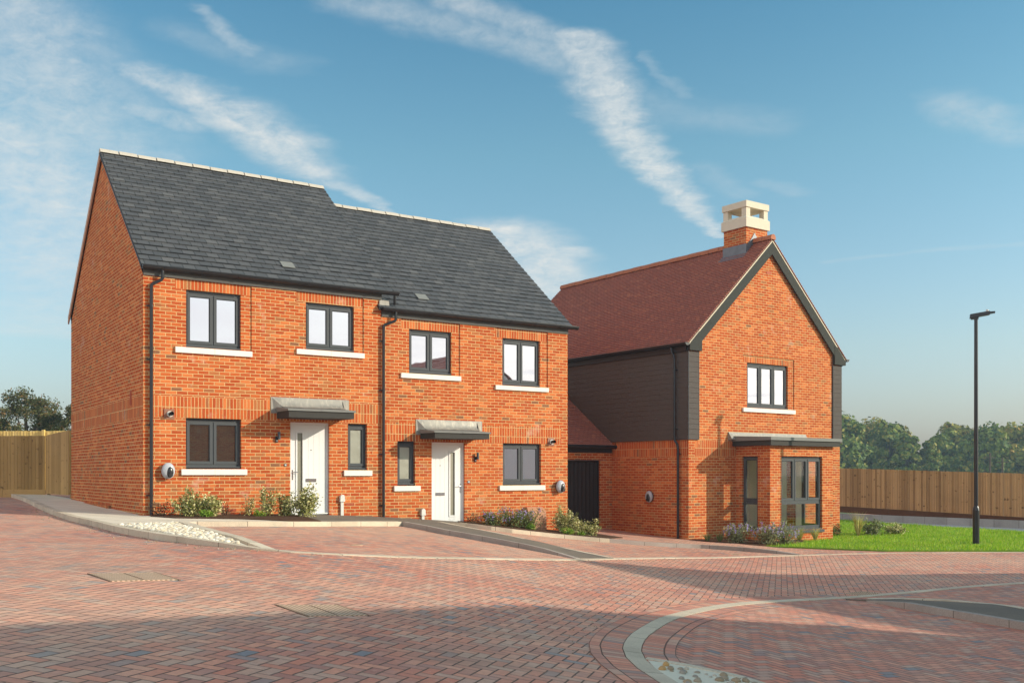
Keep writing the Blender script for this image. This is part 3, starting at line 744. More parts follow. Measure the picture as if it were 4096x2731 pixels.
def roof_slope(mb, x0, x1, e0, r0, steps, thick, m=0, xfun=None):
    """overlapping courses: e0=(y,z) eaves, r0=(y,z) ridge, from x0 to x1; real stepped courses"""
    ey, ez = e0; ry, rz = r0; L = math.hypot(ry-ey, rz-ez); uy, uz = (ry-ey)/L, (rz-ez)/L
    sgn = 1 if ry > ey else -1; ny, nz = -uz*sgn, uy*sgn
    if nz < 0: ny, nz = -ny, -nz
    dl = L/steps
    for k in range(steps):
        a, b = k*dl, min(L, (k+1)*dl)
        xa, xb = x0, x1
        lo = (ey+uy*a+ny*thick, ez+uz*a+nz*thick); hi = (ey+uy*b+ny*thick*.15, ez+uz*b+nz*thick*.15); lob = (ey+uy*a-ny*.0, ez+uz*a-nz*.0)
        sh = (random.random())
        q = [(xa, lo[0], lo[1]), (xb, lo[0], lo[1]), (xb, hi[0], hi[1]), (xa, hi[0], hi[1])]
        uvs = [(xa, a+.0005), (xb, a+.0005), (xb, b-.0005), (xa, b-.0005)]
        if sgn < 0: q = q[::-1]; uvs = uvs[::-1]
        mb.face(q, m, uvs)
        f = [(xa, lob[0], lob[1]), (xb, lob[0], lob[1]), (xb, lo[0], lo[1]), (xa, lo[0], lo[1])]
        mb.face(f if sgn > 0 else f[::-1], m, [(xa, a), (xb, a), (xb, a+.001), (xa, a+.001)])
        for xx in (xa, xb): mb.face([(xx, lob[0], lob[1]), (xx, lo[0], lo[1]), (xx, hi[0], hi[1])], m)

def ridge_caps(mb, x0, x1, y, z, r, n, seg=6, flat=False, gap=.012):
    """half-round or angular ridge tiles end to end"""
    w = (x1-x0)/n
    for k in range(n):
        a = x0+k*w; b = x0+(k+1)*w-gap
        pts = [(r*1.25, -r*.75), (r*.35, r*.28), (-r*.35, r*.28), (-r*1.25, -r*.75)] if flat else [(r*math.cos(t*math.pi/seg), r*math.sin(t*math.pi/seg)) for t in range(seg+1)]
        if not flat: pts = [(r, -r*.5)] + pts + [(-r, -r*.5)]
        dz = (.006 if k % 2 else 0)
        for i in range(len(pts)-1):
            p, q = pts[i], pts[i+1]
            mb.face([(a,y-p[0],z+p[1]+dz),(b,y-p[0],z+p[1]+dz),(b,y-q[0],z+q[1]+dz),(a,y-q[0],z+q[1]+dz)])
        for xx in (a, b): mb.face([(xx, y-p[0], z+p[1]+dz) for p in pts])

def gutter(parent, x0, x1, y, z, side=-1, brackets=True, name='gutter'):
    mb = MB(); n = 8; r = .08
    prof = [(r*math.cos(math.pi+t*math.pi/n), r*math.sin(math.pi+t*math.pi/n)) for t in range(n+1)]
    pr2 = [(p[0]*.93, p[1]*.93) for p in prof]
    for P_, rev in ((prof, False), (pr2, True)):
        for i in range(n):
            a, b = P_[i], P_[i+1]
            mb.mesh([(x0,y+a[0],z+a[1]),(x1,y+a[0],z+a[1]),(x1,y+b[0],z+b[1]),(x0,y+b[0],z+b[1])], [(0,1,2,3)], 0, True)
    for xx in (x0, x1): mb.face([(xx, y+p[0], z+p[1]) for p in prof])
    mb.box(x0, x1, y-r-.006, y-r+.006, z-.006, z+.008); mb.box(x0, x1, y+r-.004, y+r+.006, z-.006, z+.008)
    o = mb.build(name, M['black'], parent)
    if brackets:
        k = x0+.45
        while k < x1-.2:
            b = MB()
            pr = [(p[0]*1.12, p[1]*1.12) for p in prof]
            for i in range(n):
                a, c = pr[i], pr[i+1]
                b.face([(k-.018,y+a[0],z+a[1]),(k+.018,y+a[0],z+a[1]),(k+.018,y+c[0],z+c[1]),(k-.018,y+c[0],z+c[1])])
            for xx in (k-.018, k+.018): b.face([(xx, y+p[0], z+p[1]) for p in pr])
            b.build('gutter_bracket', M['black'], o); k += .78
    return o
def pipe(parent, x, z0, z1, gx, gy, gz_, clips, y=-.055, S=None):
    S = S or (lambda x, y, z: (x, y, z)); mb = MB()
    pts = [(x, y, z0), (x, y, z1), (x+(gx-x)*.10, y+(gy-y)*.1, z1+.035), (gx-(gx-x)*.12, gy-(gy-y)*.1, z1+.135), (gx, gy, z1+.175), (gx, gy, gz_-.03)]
    mb.tube([S(*p) for p in pts], .034, 12)
    o = mb.build('downpipe', M['black'], parent)
    for z in clips:
        c = MB(); c.tube([S(x, y, z-.02), S(x, y, z+.02)], .041, 12)
        v = MB(); v.box(x-.045, x+.0, y-.0, .0, z-.012, z+.012)
        c.mesh([S(*p) for p in v.v], v.f)
        v = MB(); v.box(x-.09, x-.02, y+.02, .0, z-.012, z+.012); c.mesh([S(*p) for p in v.v], v.f)
        c.build('pipe_clip', M['black'], o)
    return o
def airbrick(parent, x, z, S=None, w=.215, h=.065):
    S = S or (lambda x, y, z: (x, y, z)); mb = MB()
    mb.ring(x-w/2, x+w/2, z-h/2, z+h/2, -.006, .01, .008)
    for k in range(4): mb.box(x-w/2+.008, x+w/2-.008, -.004, .01, z-h/2+.010+k*.0135, z-h/2+.018+k*.0135)
    mb.box(x-w/2+.008, x+w/2-.008, -.001, .01, z-h/2+.008, z+h/2-.008)
    mb.v = [S(*p) for p in mb.v]; return mb.build('air_brick', M['terra'], parent)

def door(parent, x0, x1, z0, z1, y, gx0, gx1, gz0, handle_x, hdir, lb0, lb1, lbz):
    fr = MB(); fr.ring(x0, x1, z0, z1, y-.02, y+.06, .052, .03); fr.box(x0+.03, x1-.03, y-.05, y-.0205, z0, z0+.025)
    f = fr.build('door', M['white'], parent)
    lf = MB(); a, b, c, d = x0+.055, x1-.055, z0+.033, z1-.055
    gz1 = z1-.235
    for q in ((a,gx0,c,d),(gx1,b,c,d),(gx0,gx1,c,gz0),(gx0,gx1,gz1,d)): lf.box(q[0], q[1], y+.006, y+.05, q[2], q[3])
    k = a+.12
    lo, hi = (gx1+.05, b) if gx0-a < b-gx1 else (a, gx0-.05)
    k = lo+.09
    while k < hi-.05:
        lf.box(k, k+.004, y+.003, y+.006, c+.1, d-.1); k += .13
    lf.build('door_leaf', M['white'], f)
    gf = MB(); gf.ring(gx0-.03, gx1+.03, gz0-.03, gz1+.03, y-.012, y+.0055, .034); gf.build('glazing_frame', M['white'], f)
    gl = MB(); gl.box(gx0, gx1, y+.02, y+.03, gz0, gz1); gl.build('pane', M['glass_door'], f)
    hz = z0+.93
    h = MB(); h.box(handle_x-.017, handle_x+.017, y-.006, y+.006, hz-.15, hz+.07)
    h.tube([(handle_x, y-.006, hz+.02), (handle_x, y-.05, hz+.02), (handle_x+hdir*.02, y-.058, hz+.02), (handle_x+hdir*.12, y-.055, hz+.018)], .009, 8)
    h.tube([(handle_x, y-.02, hz-.09), (handle_x, y-.004, hz-.09)], .013, 10)
    h.build('handle', M['chrome'], f)
    l = MB(); l.ring(lb0, lb1, lbz-.035, lbz+.035, y-.012, y+.006, .008); l.box(lb0+.01, lb1-.01, y-.008, y+.006, lbz-.025, lbz+.022); l.build('letterbox', M['chrome'], f)
    s_ = MB(); s_.tube([((lb0+lb1)/2, y-.004, z0+1.45), ((lb0+lb1)/2, y+.006, z0+1.45)], .011, 10); s_.build('peephole', M['blackmatt'], f)
def canopy(parent, x0, x1, zf0, zf1, zt, depth, fx0, fx1, fz1):
    """flat door canopy: dark fascia, grey trim, lead flashing on the wall"""
    mb = MB(); o_ = .03
    mb.box(x0+o_, x1-o_, -depth+o_, -.001, zf0, zf1)
    c = mb.build('canopy', M['fascia'], parent)
    t = MB(); t.hexa([(x0,-depth,zf1),(x1,-depth,zf1),(x1,-.001,zf1),(x0,-.001,zf1)], [(x0,-depth,zt-.015),(x1,-depth,zt-.015),(x1,-.001,zt+.06),(x0,-.001,zt+.06)])
    xm = x0 + (x1-x0)*.5
    t.box(xm-.02, xm+.06, -depth-.006, -depth+.02, zf1+.001, zt-.012)
    t.build('roof_trim', M['trim'], c)
    s = MB(); zb = zt+.0
    s.hexa([(fx0,-.02,zb-.08),(fx1,-.02,zb-.08),(fx1,.004,zb-.08),(fx0,.004,zb-.08)], [(fx0,-.014,fz1),(fx1,-.014,fz1),(fx1,.004,fz1),(fx0,.004,fz1)])
    s.build('flashing_upstand', M['lead'], c)
    f = MB(); n = 12
    a, b = x0+.12, fx1-.16
    pr = [(-.016, fz1-.02), (-.035, fz1-.10), (-.06, zb+.12), (-.11, zb+.065), (-.17, zb+.052)]
    P_ = []
    for k in range(n+1):
        x = a + (b-a)*k/n
        P_.append([(x + (.10 if k == 0 else (-.06 if k == n else 0))*(i/4)*0, p[0] - random.uniform(0,.008), p[1]+random.uniform(-.004,.004)) for i, p in enumerate(pr)])
    vs = [q for r_ in P_ for q in r_]; fs = [(k*5+i, (k+1)*5+i, (k+1)*5+i+1, k*5+i+1) for k in range(n) for i in range(4)]
    f.mesh(vs, fs, 0, True)
    f.face([(fx0+.03, -.016, fz1-.02), P_[0][0], P_[0][3], (fx0+.06, -.02, zb+.0)]); f.face([P_[n][0], (fx1-.02, -.016, fz1-.02), (fx1-.02, -.02, zb), P_[n][3]])
    f.build('flashing_apron', M['lead'], c)
    return c

def charger(x, y, z, rz, label):
    o = thing('ev_charger', label, 'ev charger', x, y, z-.17, rz, 'wall mounted car chargers')
    b = MB(); b.ell((0,-.03,z), .125, .05, .155); b.build('back_shell', M['black'], o)
    s = MB(); s.ell((0,-.085,z), .14, .075, .17, 0, 20, 14); s.build('cover', M['chwhite'], o)
    f = MB(); f.ell((.02,-.115,z-.02), .082, .062, .125, 0, 18, 12); f.build('front_panel', M['black'], o)
    k = MB(); k.tube([(.028,-.14,z-.085),(.028,-.195,z-.088)], .043, 14); k.build('socket', M['blackmatt'], o)
    return o
M['chwhite'] = plain('pale_grey_shell', (.42,.44,.48), .3, .5)
def walllamp(x, y, z, rz, side, label):
    o = thing('wall_lamp', label, 'wall lamp', x, y, z-.12, rz, 'outside lamps beside the front doors')
    a = MB(); a.box(-.028, .028, -.028, 0, z-.11, z+.02); a.box(-.012+side*.0, .012+side*.03, -.07, -.0285, z-.03, z-.005); a.build('bracket', M['black'], o)
    c = MB(); c.tube([(side*.035,-.07,z-.05),(side*.035,-.07,z+.118)], .031, 14); c.build('lamp_body', plain('dark_grey_metal', (.05,.06,.075), .35, .5), o)
    s = MB(); s.ell((0,-.03,z-.075), .018, .016, .018); s.build('sensor', M['whiteplastic'], o)
def flue(parent, x, z):
    p = MB(); p.box(x-.105, x+.105, -.016, 0, z-.105, z+.105); f = p.build('boiler_flue', M['brownplate'], parent)
    r = MB(); r.tube([(x+.01,-.017,z),(x+.01,-.045,z)], .062, 18); r.build('collar', M['whiteplastic'], f)
    r = MB(); r.tube([(x+.01,-.0455,z),(x+.02,-.15,z+.005)], .042, 16, caps=False); r.face([(x+.01+.04*math.cos(k*.5236),-.06,z+.04*math.sin(k*.5236)) for k in range(12)]); r.build('outlet_pipe', M['black'], f)
def meter(parent, x0, x1, z0, z1):
    m = MB(); xm0, xm1 = x0+.05, x1-.03
    m.hexa([(x0,-.26,z0),(x1,-.26,z0),(x1,0,z0),(x0,0,z0)], [(x0+.01,-.24,z1-.1),(x1-.01,-.24,z1-.1),(x1-.01,0,z1-.1),(x0+.01,0,z1-.1)])
    m.hexa([(x0+.01,-.24,z1-.1),(x1-.01,-.24,z1-.1),(x1-.01,0,z1-.1),(x0+.01,0,z1-.1)], [(x0+.05,-.13,z1),(x1-.05,-.13,z1),(x1-.05,0,z1),(x0+.05,0,z1)])
    b = m.build('meter_box', M['meterbox'], parent)
    l = MB()
    for k in range(3): l.box(x0+.03, x1-.03, -.264, -.25, z0+.1+k*.09, z0+.105+k*.09)
    l.build('box_ribs', M['brownplate'], b)
def cableguard(x, y, z0, z1, rz, label):
    o = thing('cable_guard', label, 'cable cover', x, y, z0, rz, 'white cable covers on the front wall')
    a = MB(); a.box(-.034, .034, -.05, 0, z0, z1-.16); a.build('cable_trunking', M['whiteplastic'], o)
    b = MB(); n = 10
    pr = [(-.058, z1-.16), (.058, z1-.16), (.052, z1-.05)] + [(.052*math.cos(t*math.pi/n), z1-.05+.05*math.sin(t*math.pi/n)) for t in range(1, n)] + [(-.052, z1-.05)]
    b.extr([(p[0], -.075, p[1]) for p in pr][::-1], (0, .075, 0)); b.build('hood', M['whiteplastic'], o)

# ------------------------------------------------------------------ house pair
PA = (-7.577, 20.65); TA = R(56.6); RZA = math.pi/2 - TA
dA = (math.sin(TA), math.cos(TA)); eA = (-math.cos(TA), math.sin(TA))
def WA(t, q): return (PA[0]+dA[0]*t+eA[0]*q, PA[1]+dA[1]*t+eA[1]*q)
DEP = 8.03
def semi(name, label, X0, X1, base, ez, rz, wins, door_, canopy_, solz, roof_x0, roof_x1, gut, step_side):
    x, y = WA(0, 0)
    H = thing(name, label, 'house', x, y, base, RZA, 'pair of stepped brick houses')
    regs = []
    s0, s1, sb = solz
    top = ez - .0
    regs.append((X0+.2 if X0 == 0 else X0, X1-.0 if X1 < 6 else X1-.22, sb, s1, 'rec', None, 1))
    for w in wins:
        if 'rec' in w: a, b, c, d = w['rec']; regs.append((a, b, c, d, 'rec', .022, 0)); regs.append((a, b, w['o'][3], d, 'rec', .022, 1))
    for w in wins: a, b, c, d = w['o']; regs.append((a, b, c, d, 'hole', .13, None))
    a, b, c, d = door_['o']; regs.append((a, b, base, d, 'hole', .13, None))
    wb = MB(); wall_front(wb, X0, X1, base, top, regs)
    # side gables
    ry = DEP/2; gr = rz - .10
    def gable(xx, out):
        P_ = [(xx,0,base),(xx,DEP,base),(xx,DEP,top+.0),(xx,ry,gr),(xx,0,top)]
        if out < 0:
            segs = [(s1, gr), ]
            # lower part, soldier band, upper part
            wb.face([(xx,DEP,base),(xx,0,base),(xx,0,sb),(xx,DEP,sb)], 0, [(-DEP,base),(0,base),(0,sb),(-DEP,sb)])
            wb.face([(xx,DEP,sb),(xx,0,sb),(xx,0,s1),(xx,DEP,s1)], 1, [(-DEP,sb),(0,sb),(0,s1),(-DEP,s1)])
            wb.face([(xx,DEP,s1),(xx,0,s1),(xx,0,top),(xx,ry,gr),(xx,DEP,top)], 0, [(-DEP,s1),(0,s1),(0,top),(-ry,gr),(-DEP,top)])
        else:
            wb.face(P_, 0, [(p[1], p[2]) for p in P_])
    gable(X0, -1); gable(X1, 1)
    wb.face([(X1,DEP,base),(X0,DEP,base),(X0,DEP,top),(X1,DEP,top)])
    wb.build('wall', [M['brick'], M['soldier']], H)
    # dark backing inside so that nothing shows through
    for w in wins:
        a, b, c, d = w['o']
        fr = window(H, a, b, w['fz'], d, .085, w['n'], w['mat'], w['sill'], vent=True)
    dd = door_
    a, b, c, d = dd['o']; door(H, a, b, c, d, .07, *dd['g'])
    canopy(H, *canopy_)
    # roof
    rf = MB(); e_y = -.10; ez2 = ez+.185
    roof_slope(rf, roof_x0, roof_x1, (e_y, ez2), (ry, rz-.05), 25, .028)
    roof_slope(rf, roof_x0, roof_x1, (DEP-e_y, ez2), (ry, rz-.05), 25, .028)
    rf.face([(roof_x0,e_y,ez2-.02),(roof_x0,ry,rz-.07),(roof_x1,ry,rz-.07),(roof_x1,e_y,ez2-.02)]); rf.face([(roof_x0,DEP-e_y,ez2-.02),(roof_x1,DEP-e_y,ez2-.02),(roof_x1,ry,rz-.07),(roof_x0,ry,rz-.07)])
    roof = rf.build('roof', M['slate'], H)
    rc = MB(); ridge_caps(rc, roof_x0, roof_x1, ry, rz-.01, .10, 13, flat=True, gap=.028); rc.build('ridge_tiles', M['ridge_grey'], roof)
    v = MB(); vx = ez2+.02-.09
    v.box(gut[2]-.28, gut[2]-.16, 0, 0, 0, 0) if False else None
    # small roof vent tile
    vt = MB(); u = (.55)/math.hypot(ry-e_y, rz-.05-ez2); yy = e_y+(ry-e_y)*u; zz = ez2+(rz-.05-ez2)*u
    uy, uz = (ry-e_y)*.048, (rz-.05-ez2)*.048; tx = gut[3]
    vt.hexa([(tx,yy-.02,zz+.03),(tx+.30,yy-.02,zz+.03),(tx+.30,yy+uy,zz+uz+.03),(tx,yy+uy,zz+uz+.03)], [(tx,yy-.025,zz+.042),(tx+.30,yy-.025,zz+.042),(tx+.30,yy+uy,zz+uz+.038),(tx,yy+uy,zz+uz+.038)])
    vt.build('vent_tile', M['trim'], roof)
    for s_, (y0_, y1_) in ((0, (e_y, ry)), (1, (DEP-e_y, ry))):
        dp_ = .178 if s_ else .04
        for xx, w_ in ((roof_x0, .03), (roof_x1-.03, .03)):
            b = MB(); b.hexa([(xx-.008,y0_,ez2-.022-dp_),(xx+w_-.004,y0_,ez2-.022-dp_),(xx+w_-.004,y1_,rz-.072-dp_),(xx-.008,y1_,rz-.072-dp_)], [(xx-.008,y0_,ez2-.022),(xx+w_-.004,y0_,ez2-.022),(xx+w_-.004,y1_,rz-.072),(xx-.008,y1_,rz-.072)])
            b.build('verge_board', M['vb'] if s_ else M['blackmatt'], roof)
    fa = MB(); fa.box(X0+.001, X1, -.028, -.0015, ez-.005, ez+.19); fa.build('fascia_board', M['fasciagrey'], H)
    fa = MB(); fa.box(X0+.001, X1, DEP+.0015, DEP+.028, ez-.005, ez+.19); fa.build('fascia_board', M['fasciagrey'], H)
    gutter(H, gut[0], gut[1], -.115, ez+.185)
    gutter(H, gut[0]+.05, gut[1], DEP+.10, ez+.185, brackets=False)
    return H
M['vb'] = plain('brown_verge', (.50,.30,.20), .7, .3, 8, .2)
A1 = semi('semi_detached_house', 'left brick house of the pair with the higher slate roof, gable end in shade', 0, 5.395, -1.25, 4.08, 7.72,
    [dict(o=(.875,2.045,2.66,3.87), fz=2.70, n=2, mat='glass_up', sill=(.64,2.28,2.53,2.66), rec=(.643,2.28,2.66,4.08)),
     dict(o=(3.534,4.71,2.795,3.855), fz=2.835, n=2, mat='glass_up', sill=(3.30,4.947,2.668,2.795), rec=(3.301,4.947,2.795,4.08)),
     dict(o=(.865,2.05,.10,1.17), fz=.15, n=2, mat='glass_low', sill=(.764,2.166,-.03,.10)),
     dict(o=(4.547,5.028,.08,1.15), fz=.125, n=1, mat='glass_obsc', sill=(4.44,5.142,-.052,.08))],
    dict(o=(3.16,4.088,-.918,1.147), g=(3.345,3.475,-.76,3.235,1,3.56,3.80,-.15)),
    (2.82,4.40,1.215,1.355,1.41,.76,2.71,4.566,1.688), (1.40,1.615,1.165), -.06, 5.64, (-.05,5.78,.148,3.1), 0)
A2 = semi('semi_detached_house', 'right brick house of the pair with the lower slate roof, beside the black store door', 5.40, 10.84, -1.75, 3.69, 7.29,
    [dict(o=(6.14,7.308,2.40,3.46), fz=2.445, n=2, mat='glass_up', sill=(5.90,7.546,2.275,2.40), rec=(5.91,7.54,2.40,3.69)),
     dict(o=(8.797,9.959,2.24,3.44), fz=2.285, n=2, mat='glass_up', sill=(8.562,10.198,2.12,2.24), rec=(8.57,10.198,2.24,3.69)),
     dict(o=(8.80,9.982,-.298,.77), fz=-.25, n=2, mat='glass_up', sill=(8.683,10.087,-.428,-.298)),
     dict(o=(5.819,6.295,-.285,.77), fz=-.24, n=1, mat='glass_obsc', sill=(5.718,6.418,-.417,-.285))],
    dict(o=(6.744,7.672,-1.255,.76), g=(7.296,7.43,-1.03,7.60,-1,6.90,7.14,-.50)),
    (6.40,7.965,.83,.96,1.01,.76,6.31,8.174,1.302), (1.0,1.21,.773), 5.30, 10.93, (5.36,11.08,5.40,6.55), 1)
# soldier band of the right house reaches the party line; lead step and short outlet where the roofs meet
st = MB(); st.hexa([(5.33,-.035,3.84),(5.60,-.035,3.84),(5.60,.25,3.99),(5.33,.25,3.99)], [(5.34,-.03,4.06),(5.58,-.03,4.06),(5.58,.3,4.2),(5.34,.3,4.2)]); st.build('step_flashing', M['lead'], A2)
st = MB(); st.tube([(5.70,-.10,4.20),(5.70,-.09,4.08),(5.72,-.06,3.98)], .033, 10); st.build('outlet_spout', M['black'], A1)
pipe(A1, .148, -.95, 3.86, .36, -.115, 4.25, (3.45,2.35,1.0,-.45), y=-.06)
pipe(A2, 5.425, -1.10, 3.45, 5.72, -.115, 3.86, (3.1,1.95,.45,-.75), y=-.06)
flue(A1, .52, 1.237); flue(A2, 10.295, .826)
meter(A1, 1.18, 1.60, -1.0, -.57); meter(A2, 9.40, 9.98, -1.5, -.86)
for x, z in ((.85,-.79),(1.83,-.79),(4.60,-.71)): airbrick(A1, x, z)
airbrick(A2, 10.08, -1.17); airbrick(A2, 8.4, -1.2) 
# gable face details of the left house: wall vent and plinth step
vs = MB(); vs.box(-.012, .0, 1.02, 1.12, 1.46, 1.78)
for k in range(14): vs.box(-.02, -.012, 1.025, 1.115, 1.48+k*.02, 1.492+k*.02)
vs.build('wall_vent', M['terra'], A1)
pl = MB(); pl.box(-.10, -.001, 3.0, DEP, -1.25, -.74); pl.build('plinth', M['soldier'], A1); pl = MB(); pl.box(-.10, -.001, -.0, 2.2, -1.25, -.86); pl.build('plinth', M['soldier'], A1)
x, y = WA(.48, 0); charger(x, y, .055, RZA, 'pale oval car charger beside the left corner downpipe')
x, y = WA(10.55, 0); charger(x, y, -.345, RZA, 'pale oval car charger right of the lower window, nearest the black store door')
x, y = WA(2.84, 0); walllamp(x, y, .80, RZA, 1, 'dark cylinder wall lamp left of the left front door')
x, y = WA(7.975, 0); walllamp(x, y, .40, RZA, 1, 'dark cylinder wall lamp right of the right front door')
def bell(x, z, par):
    b = MB(); b.tube([(x,-.012,z),(x,0,z)], .036, 16); q = b.build('doorbell', M['chrome'], par)
    c = MB(); c.tube([(x,-.02,z),(x,-.0125,z)], .016, 12); c.build('button', M['whiteplastic'], q)
bell(3.046, .19, A1); bell(7.785, -.206, A2)
x, y = WA(4.388, 0); cableguard(x, y, -1.02, -.484, RZA, 'white cable cover right of the left front door')
x, y = WA(6.487, 0); cableguard(x, y, -1.22, -.846, RZA, 'white cable cover left of the right front door')

# ------------------------------------------------------------------ gable-fronted house
PB = (4.914, 27.96); TB = R(54.2); RZB = math.pi/2 - TB
dB = (math.sin(TB), math.cos(TB)); eB = (-math.cos(TB), math.sin(TB))
def WB(t, q): return (PB[0]+dB[0]*t+eB[0]*q, PB[1]+dB[1]*t+eB[1]*q)
bx, by = WB(0, 0)
HB = thing('detached_house', 'gable fronted brick house with red tiled roof, bay window and dark side cladding', 'house', bx, by, -2.2, RZB)
WBD, DB, BB, EZ, RZ_, RT = 6.78, 9.8, -2.2, 3.45, 7.0, 3.42
bay0, bay1, bp = 1.94, 4.75, 1.24
wb = MB()
regs = [(.24,1.94,.49,.94,'rec',None,1), (2.235,4.535,1.93,3.485,'rec',.022,0), (2.235,4.535,3.25,3.485,'rec',.022,1), (2.437,4.272,1.93,3.25,'hole',.13,None), (bay0+.25,bay1-.25,-1.72,.62,'hole',.25,None)]
wall_front(wb, 0, WBD, BB, EZ, regs)
regs[1] = (2.235,4.535,1.93,3.45,'rec',.022,0)
apex = RZ_-.28
# gable triangle
wb.face([(0,0,EZ),(WBD,0,EZ),(WBD-.02,0,EZ+.02),(RT,0,apex+.15),(.02,0,EZ+.02)], 0, [(0,EZ),(WBD,EZ),(WBD-.02,EZ+.02),(RT,apex+.15),(.02,EZ+.02)])
# sides and back
wb.face([(0,DB,BB),(0,0,BB),(0,0,.49),(0,DB,.49)], 0, [(-DB,BB),(0,BB),(0,.49),(-DB,.49)])
wb.face([(0,DB,.49),(0,0,.49),(0,0,.94),(0,DB,.94)], 1, [(-DB,.49),(0,.49),(0,.94),(-DB,.94)])
wb.face([(0,DB,.94),(0,0,.94),(0,0,EZ),(0,DB,EZ)], 0, [(-DB,.94),(0,.94),(0,EZ),(-DB,EZ)])
wb.face([(WBD,0,BB),(WBD,DB,BB),(WBD,DB,EZ),(WBD,0,EZ)]); wb.face([(WBD,DB,BB),(0,DB,BB),(0,DB,EZ),(RT,DB,apex+.15),(WBD,DB,EZ)])
wb.build('wall', [M['brick'], M['soldier']], HB)
window(HB, 2.437, 4.272, 1.965, 3.25, .085, 3, 'glass_up', (2.21,4.55,1.80,1.93))
# bay
by_ = MB()
wall_front(by_, bay0, bay1, BB, .80, [(2.43,4.26,-1.62,.49,'hole',.12,None)], y0=-bp)
S1 = lambda x, y, z: (bay0+y, -x, z)
wall_front(by_, 0, bp, BB, .80, [(.22,.80,-1.62,.49,'hole',.12,None)], swap=lambda x, y, z: (bay0+y, -x, z))
S2 = lambda x, y, z: (bay1-y, -x, z)
wall_front(by_, 0, bp, BB, .80, [(.22,.80,-1.62,.49,'hole',.12,None)], swap=lambda x, y, z: (bay1-y, -x, z))
bay = by_.build('bay', M['brick'], HB)
window(HB, 2.435, 4.258, -1.59, .485, -bp+.07, 3, 'glass_clear', None, transom=-.80)
window(HB, -.80, -.22, -1.59, .485, .07, 1, 'glass_clear', None, S=lambda x, y, z: (bay0+y, x, z), transom=-.80, vent=False)
window(HB, -.80, -.22, -1.59, .485, .07, 1, 'glass_clear', None, S=lambda x, y, z: (bay1-y, x, z), transom=-.80, vent=False)
pc = MB(); pc.box(2.40, 4.30, -bp-.05, -bp-.001, -1.70, -1.625); pc.build('bay_sill', M['anth'], HB)
cb = MB(); cb.box(bay0-.16, bay1+.12, -bp-.16, -.001, .785, .93); c_ = cb.build('bay_fascia', M['fascia'], HB)
for k in range(6): 
    pass
tb = MB(); tb.hexa([(bay0-.20,-bp-.20,.93),(bay1+.18,-bp-.20,.93),(bay1+.18,-.001,.93),(bay0-.20,-.001,.93)], [(bay0-.20,-bp-.20,1.02),(bay1+.18,-bp-.20,1.02),(bay1+.18,-.001,1.08),(bay0-.20,-.001,1.08)]); tb.build('bay_roof', M['trim'], HB)
lb = MB(); lb.hexa([(1.62,-.10,1.05),(5.05,-.10,1.05),(5.05,.004,1.05),(1.62,.004,1.05)], [(1.60,-.02,1.19),(5.07,-.02,1.19),(5.07,.004,1.19),(1.60,.004,1.19)])
lb.hexa([(1.60,-.16,.98),(1.74,-.16,.98),(1.74,.0,.95),(1.60,.0,.95)], [(1.60,-.02,1.18),(1.70,-.02,1.18),(1.70,.0,1.18),(1.60,.0,1.18)])
lb.build('flashing', M['lead'], HB)
# room behind the bay
rm = MB(); zf, zc = -1.75, .70
a0, a1, yb = 1.3, 4.95, 1.6
rm.face([(a0,yb,zf),(a1,yb,zf),(a1,yb,zc),(a0,yb,zc)]); rm.face([(a0,.26,zf),(a0,yb,zf),(a0,yb,zc),(a0,.26,zc)]); rm.face([(a1,.26,zf),(a1,yb,zf),(a1,yb,zc),(a1,.26,zc)])
rm.face([(a0,-bp+.26,zc),(a1,-bp+.26,zc),(a1,yb,zc),(a0,yb,zc)]) if False else None
rm.face([(bay0+.13,-bp+.13,zc),(bay1-.13,-bp+.13,zc),(bay1-.13,.26,zc),(bay0+.13,.26,zc)]); rm.face([(a0,.26,zc),(a1,.26,zc),(a1,yb,zc),(a0,yb,zc)])
for (u0, u1) in ((a0, bay0+.25), (bay1-.25, a1)): rm.face([(u0,.255,zf),(u1,.255,zf),(u1,.255,zc),(u0,.255,zc)])
rm.build('room', M['room'], HB)
rf2 = MB(); rf2.face([(bay0+.01,-bp+.01,zf),(bay1-.01,-bp+.01,zf),(bay1-.01,.26,zf),(bay0+.01,.26,zf)]); rf2.face([(a0,.26,zf),(a1,.26,zf),(a1,yb,zf),(a0,yb,zf)]); rf2.build('room_floor', plain('room_floor', (.80,.76,.68), .6), HB)
bi = MB()
bi.box(bay0+.125, bay0+.14, -.215, .25, -1.74, .69); bi.box(bay0+.125, bay0+.14, -bp+.13, -.805, -1.74, .69)
bi.box(bay1-.14, bay1-.125, -.215, .25, -1.74, .69); bi.box(bay1-.14, bay1-.125, -bp+.13, -.805, -1.74, .69)
bi.box(bay0+.15, 2.42, -bp+.125, -bp+.14, -1.74, .69); bi.box(4.27, bay1-.15, -bp+.125, -bp+.14, -1.74, .69); bi.build('bay_lining', M['room'], HB)
dw = MB(); dw.box(3.4, 4.2, 1.54, 1.59, -1.74, .35); dw.ring(3.33, 4.27, -1.74, .42, 1.50, 1.58, .07); dw.build('inner_door', M['roomtrim'], HB)
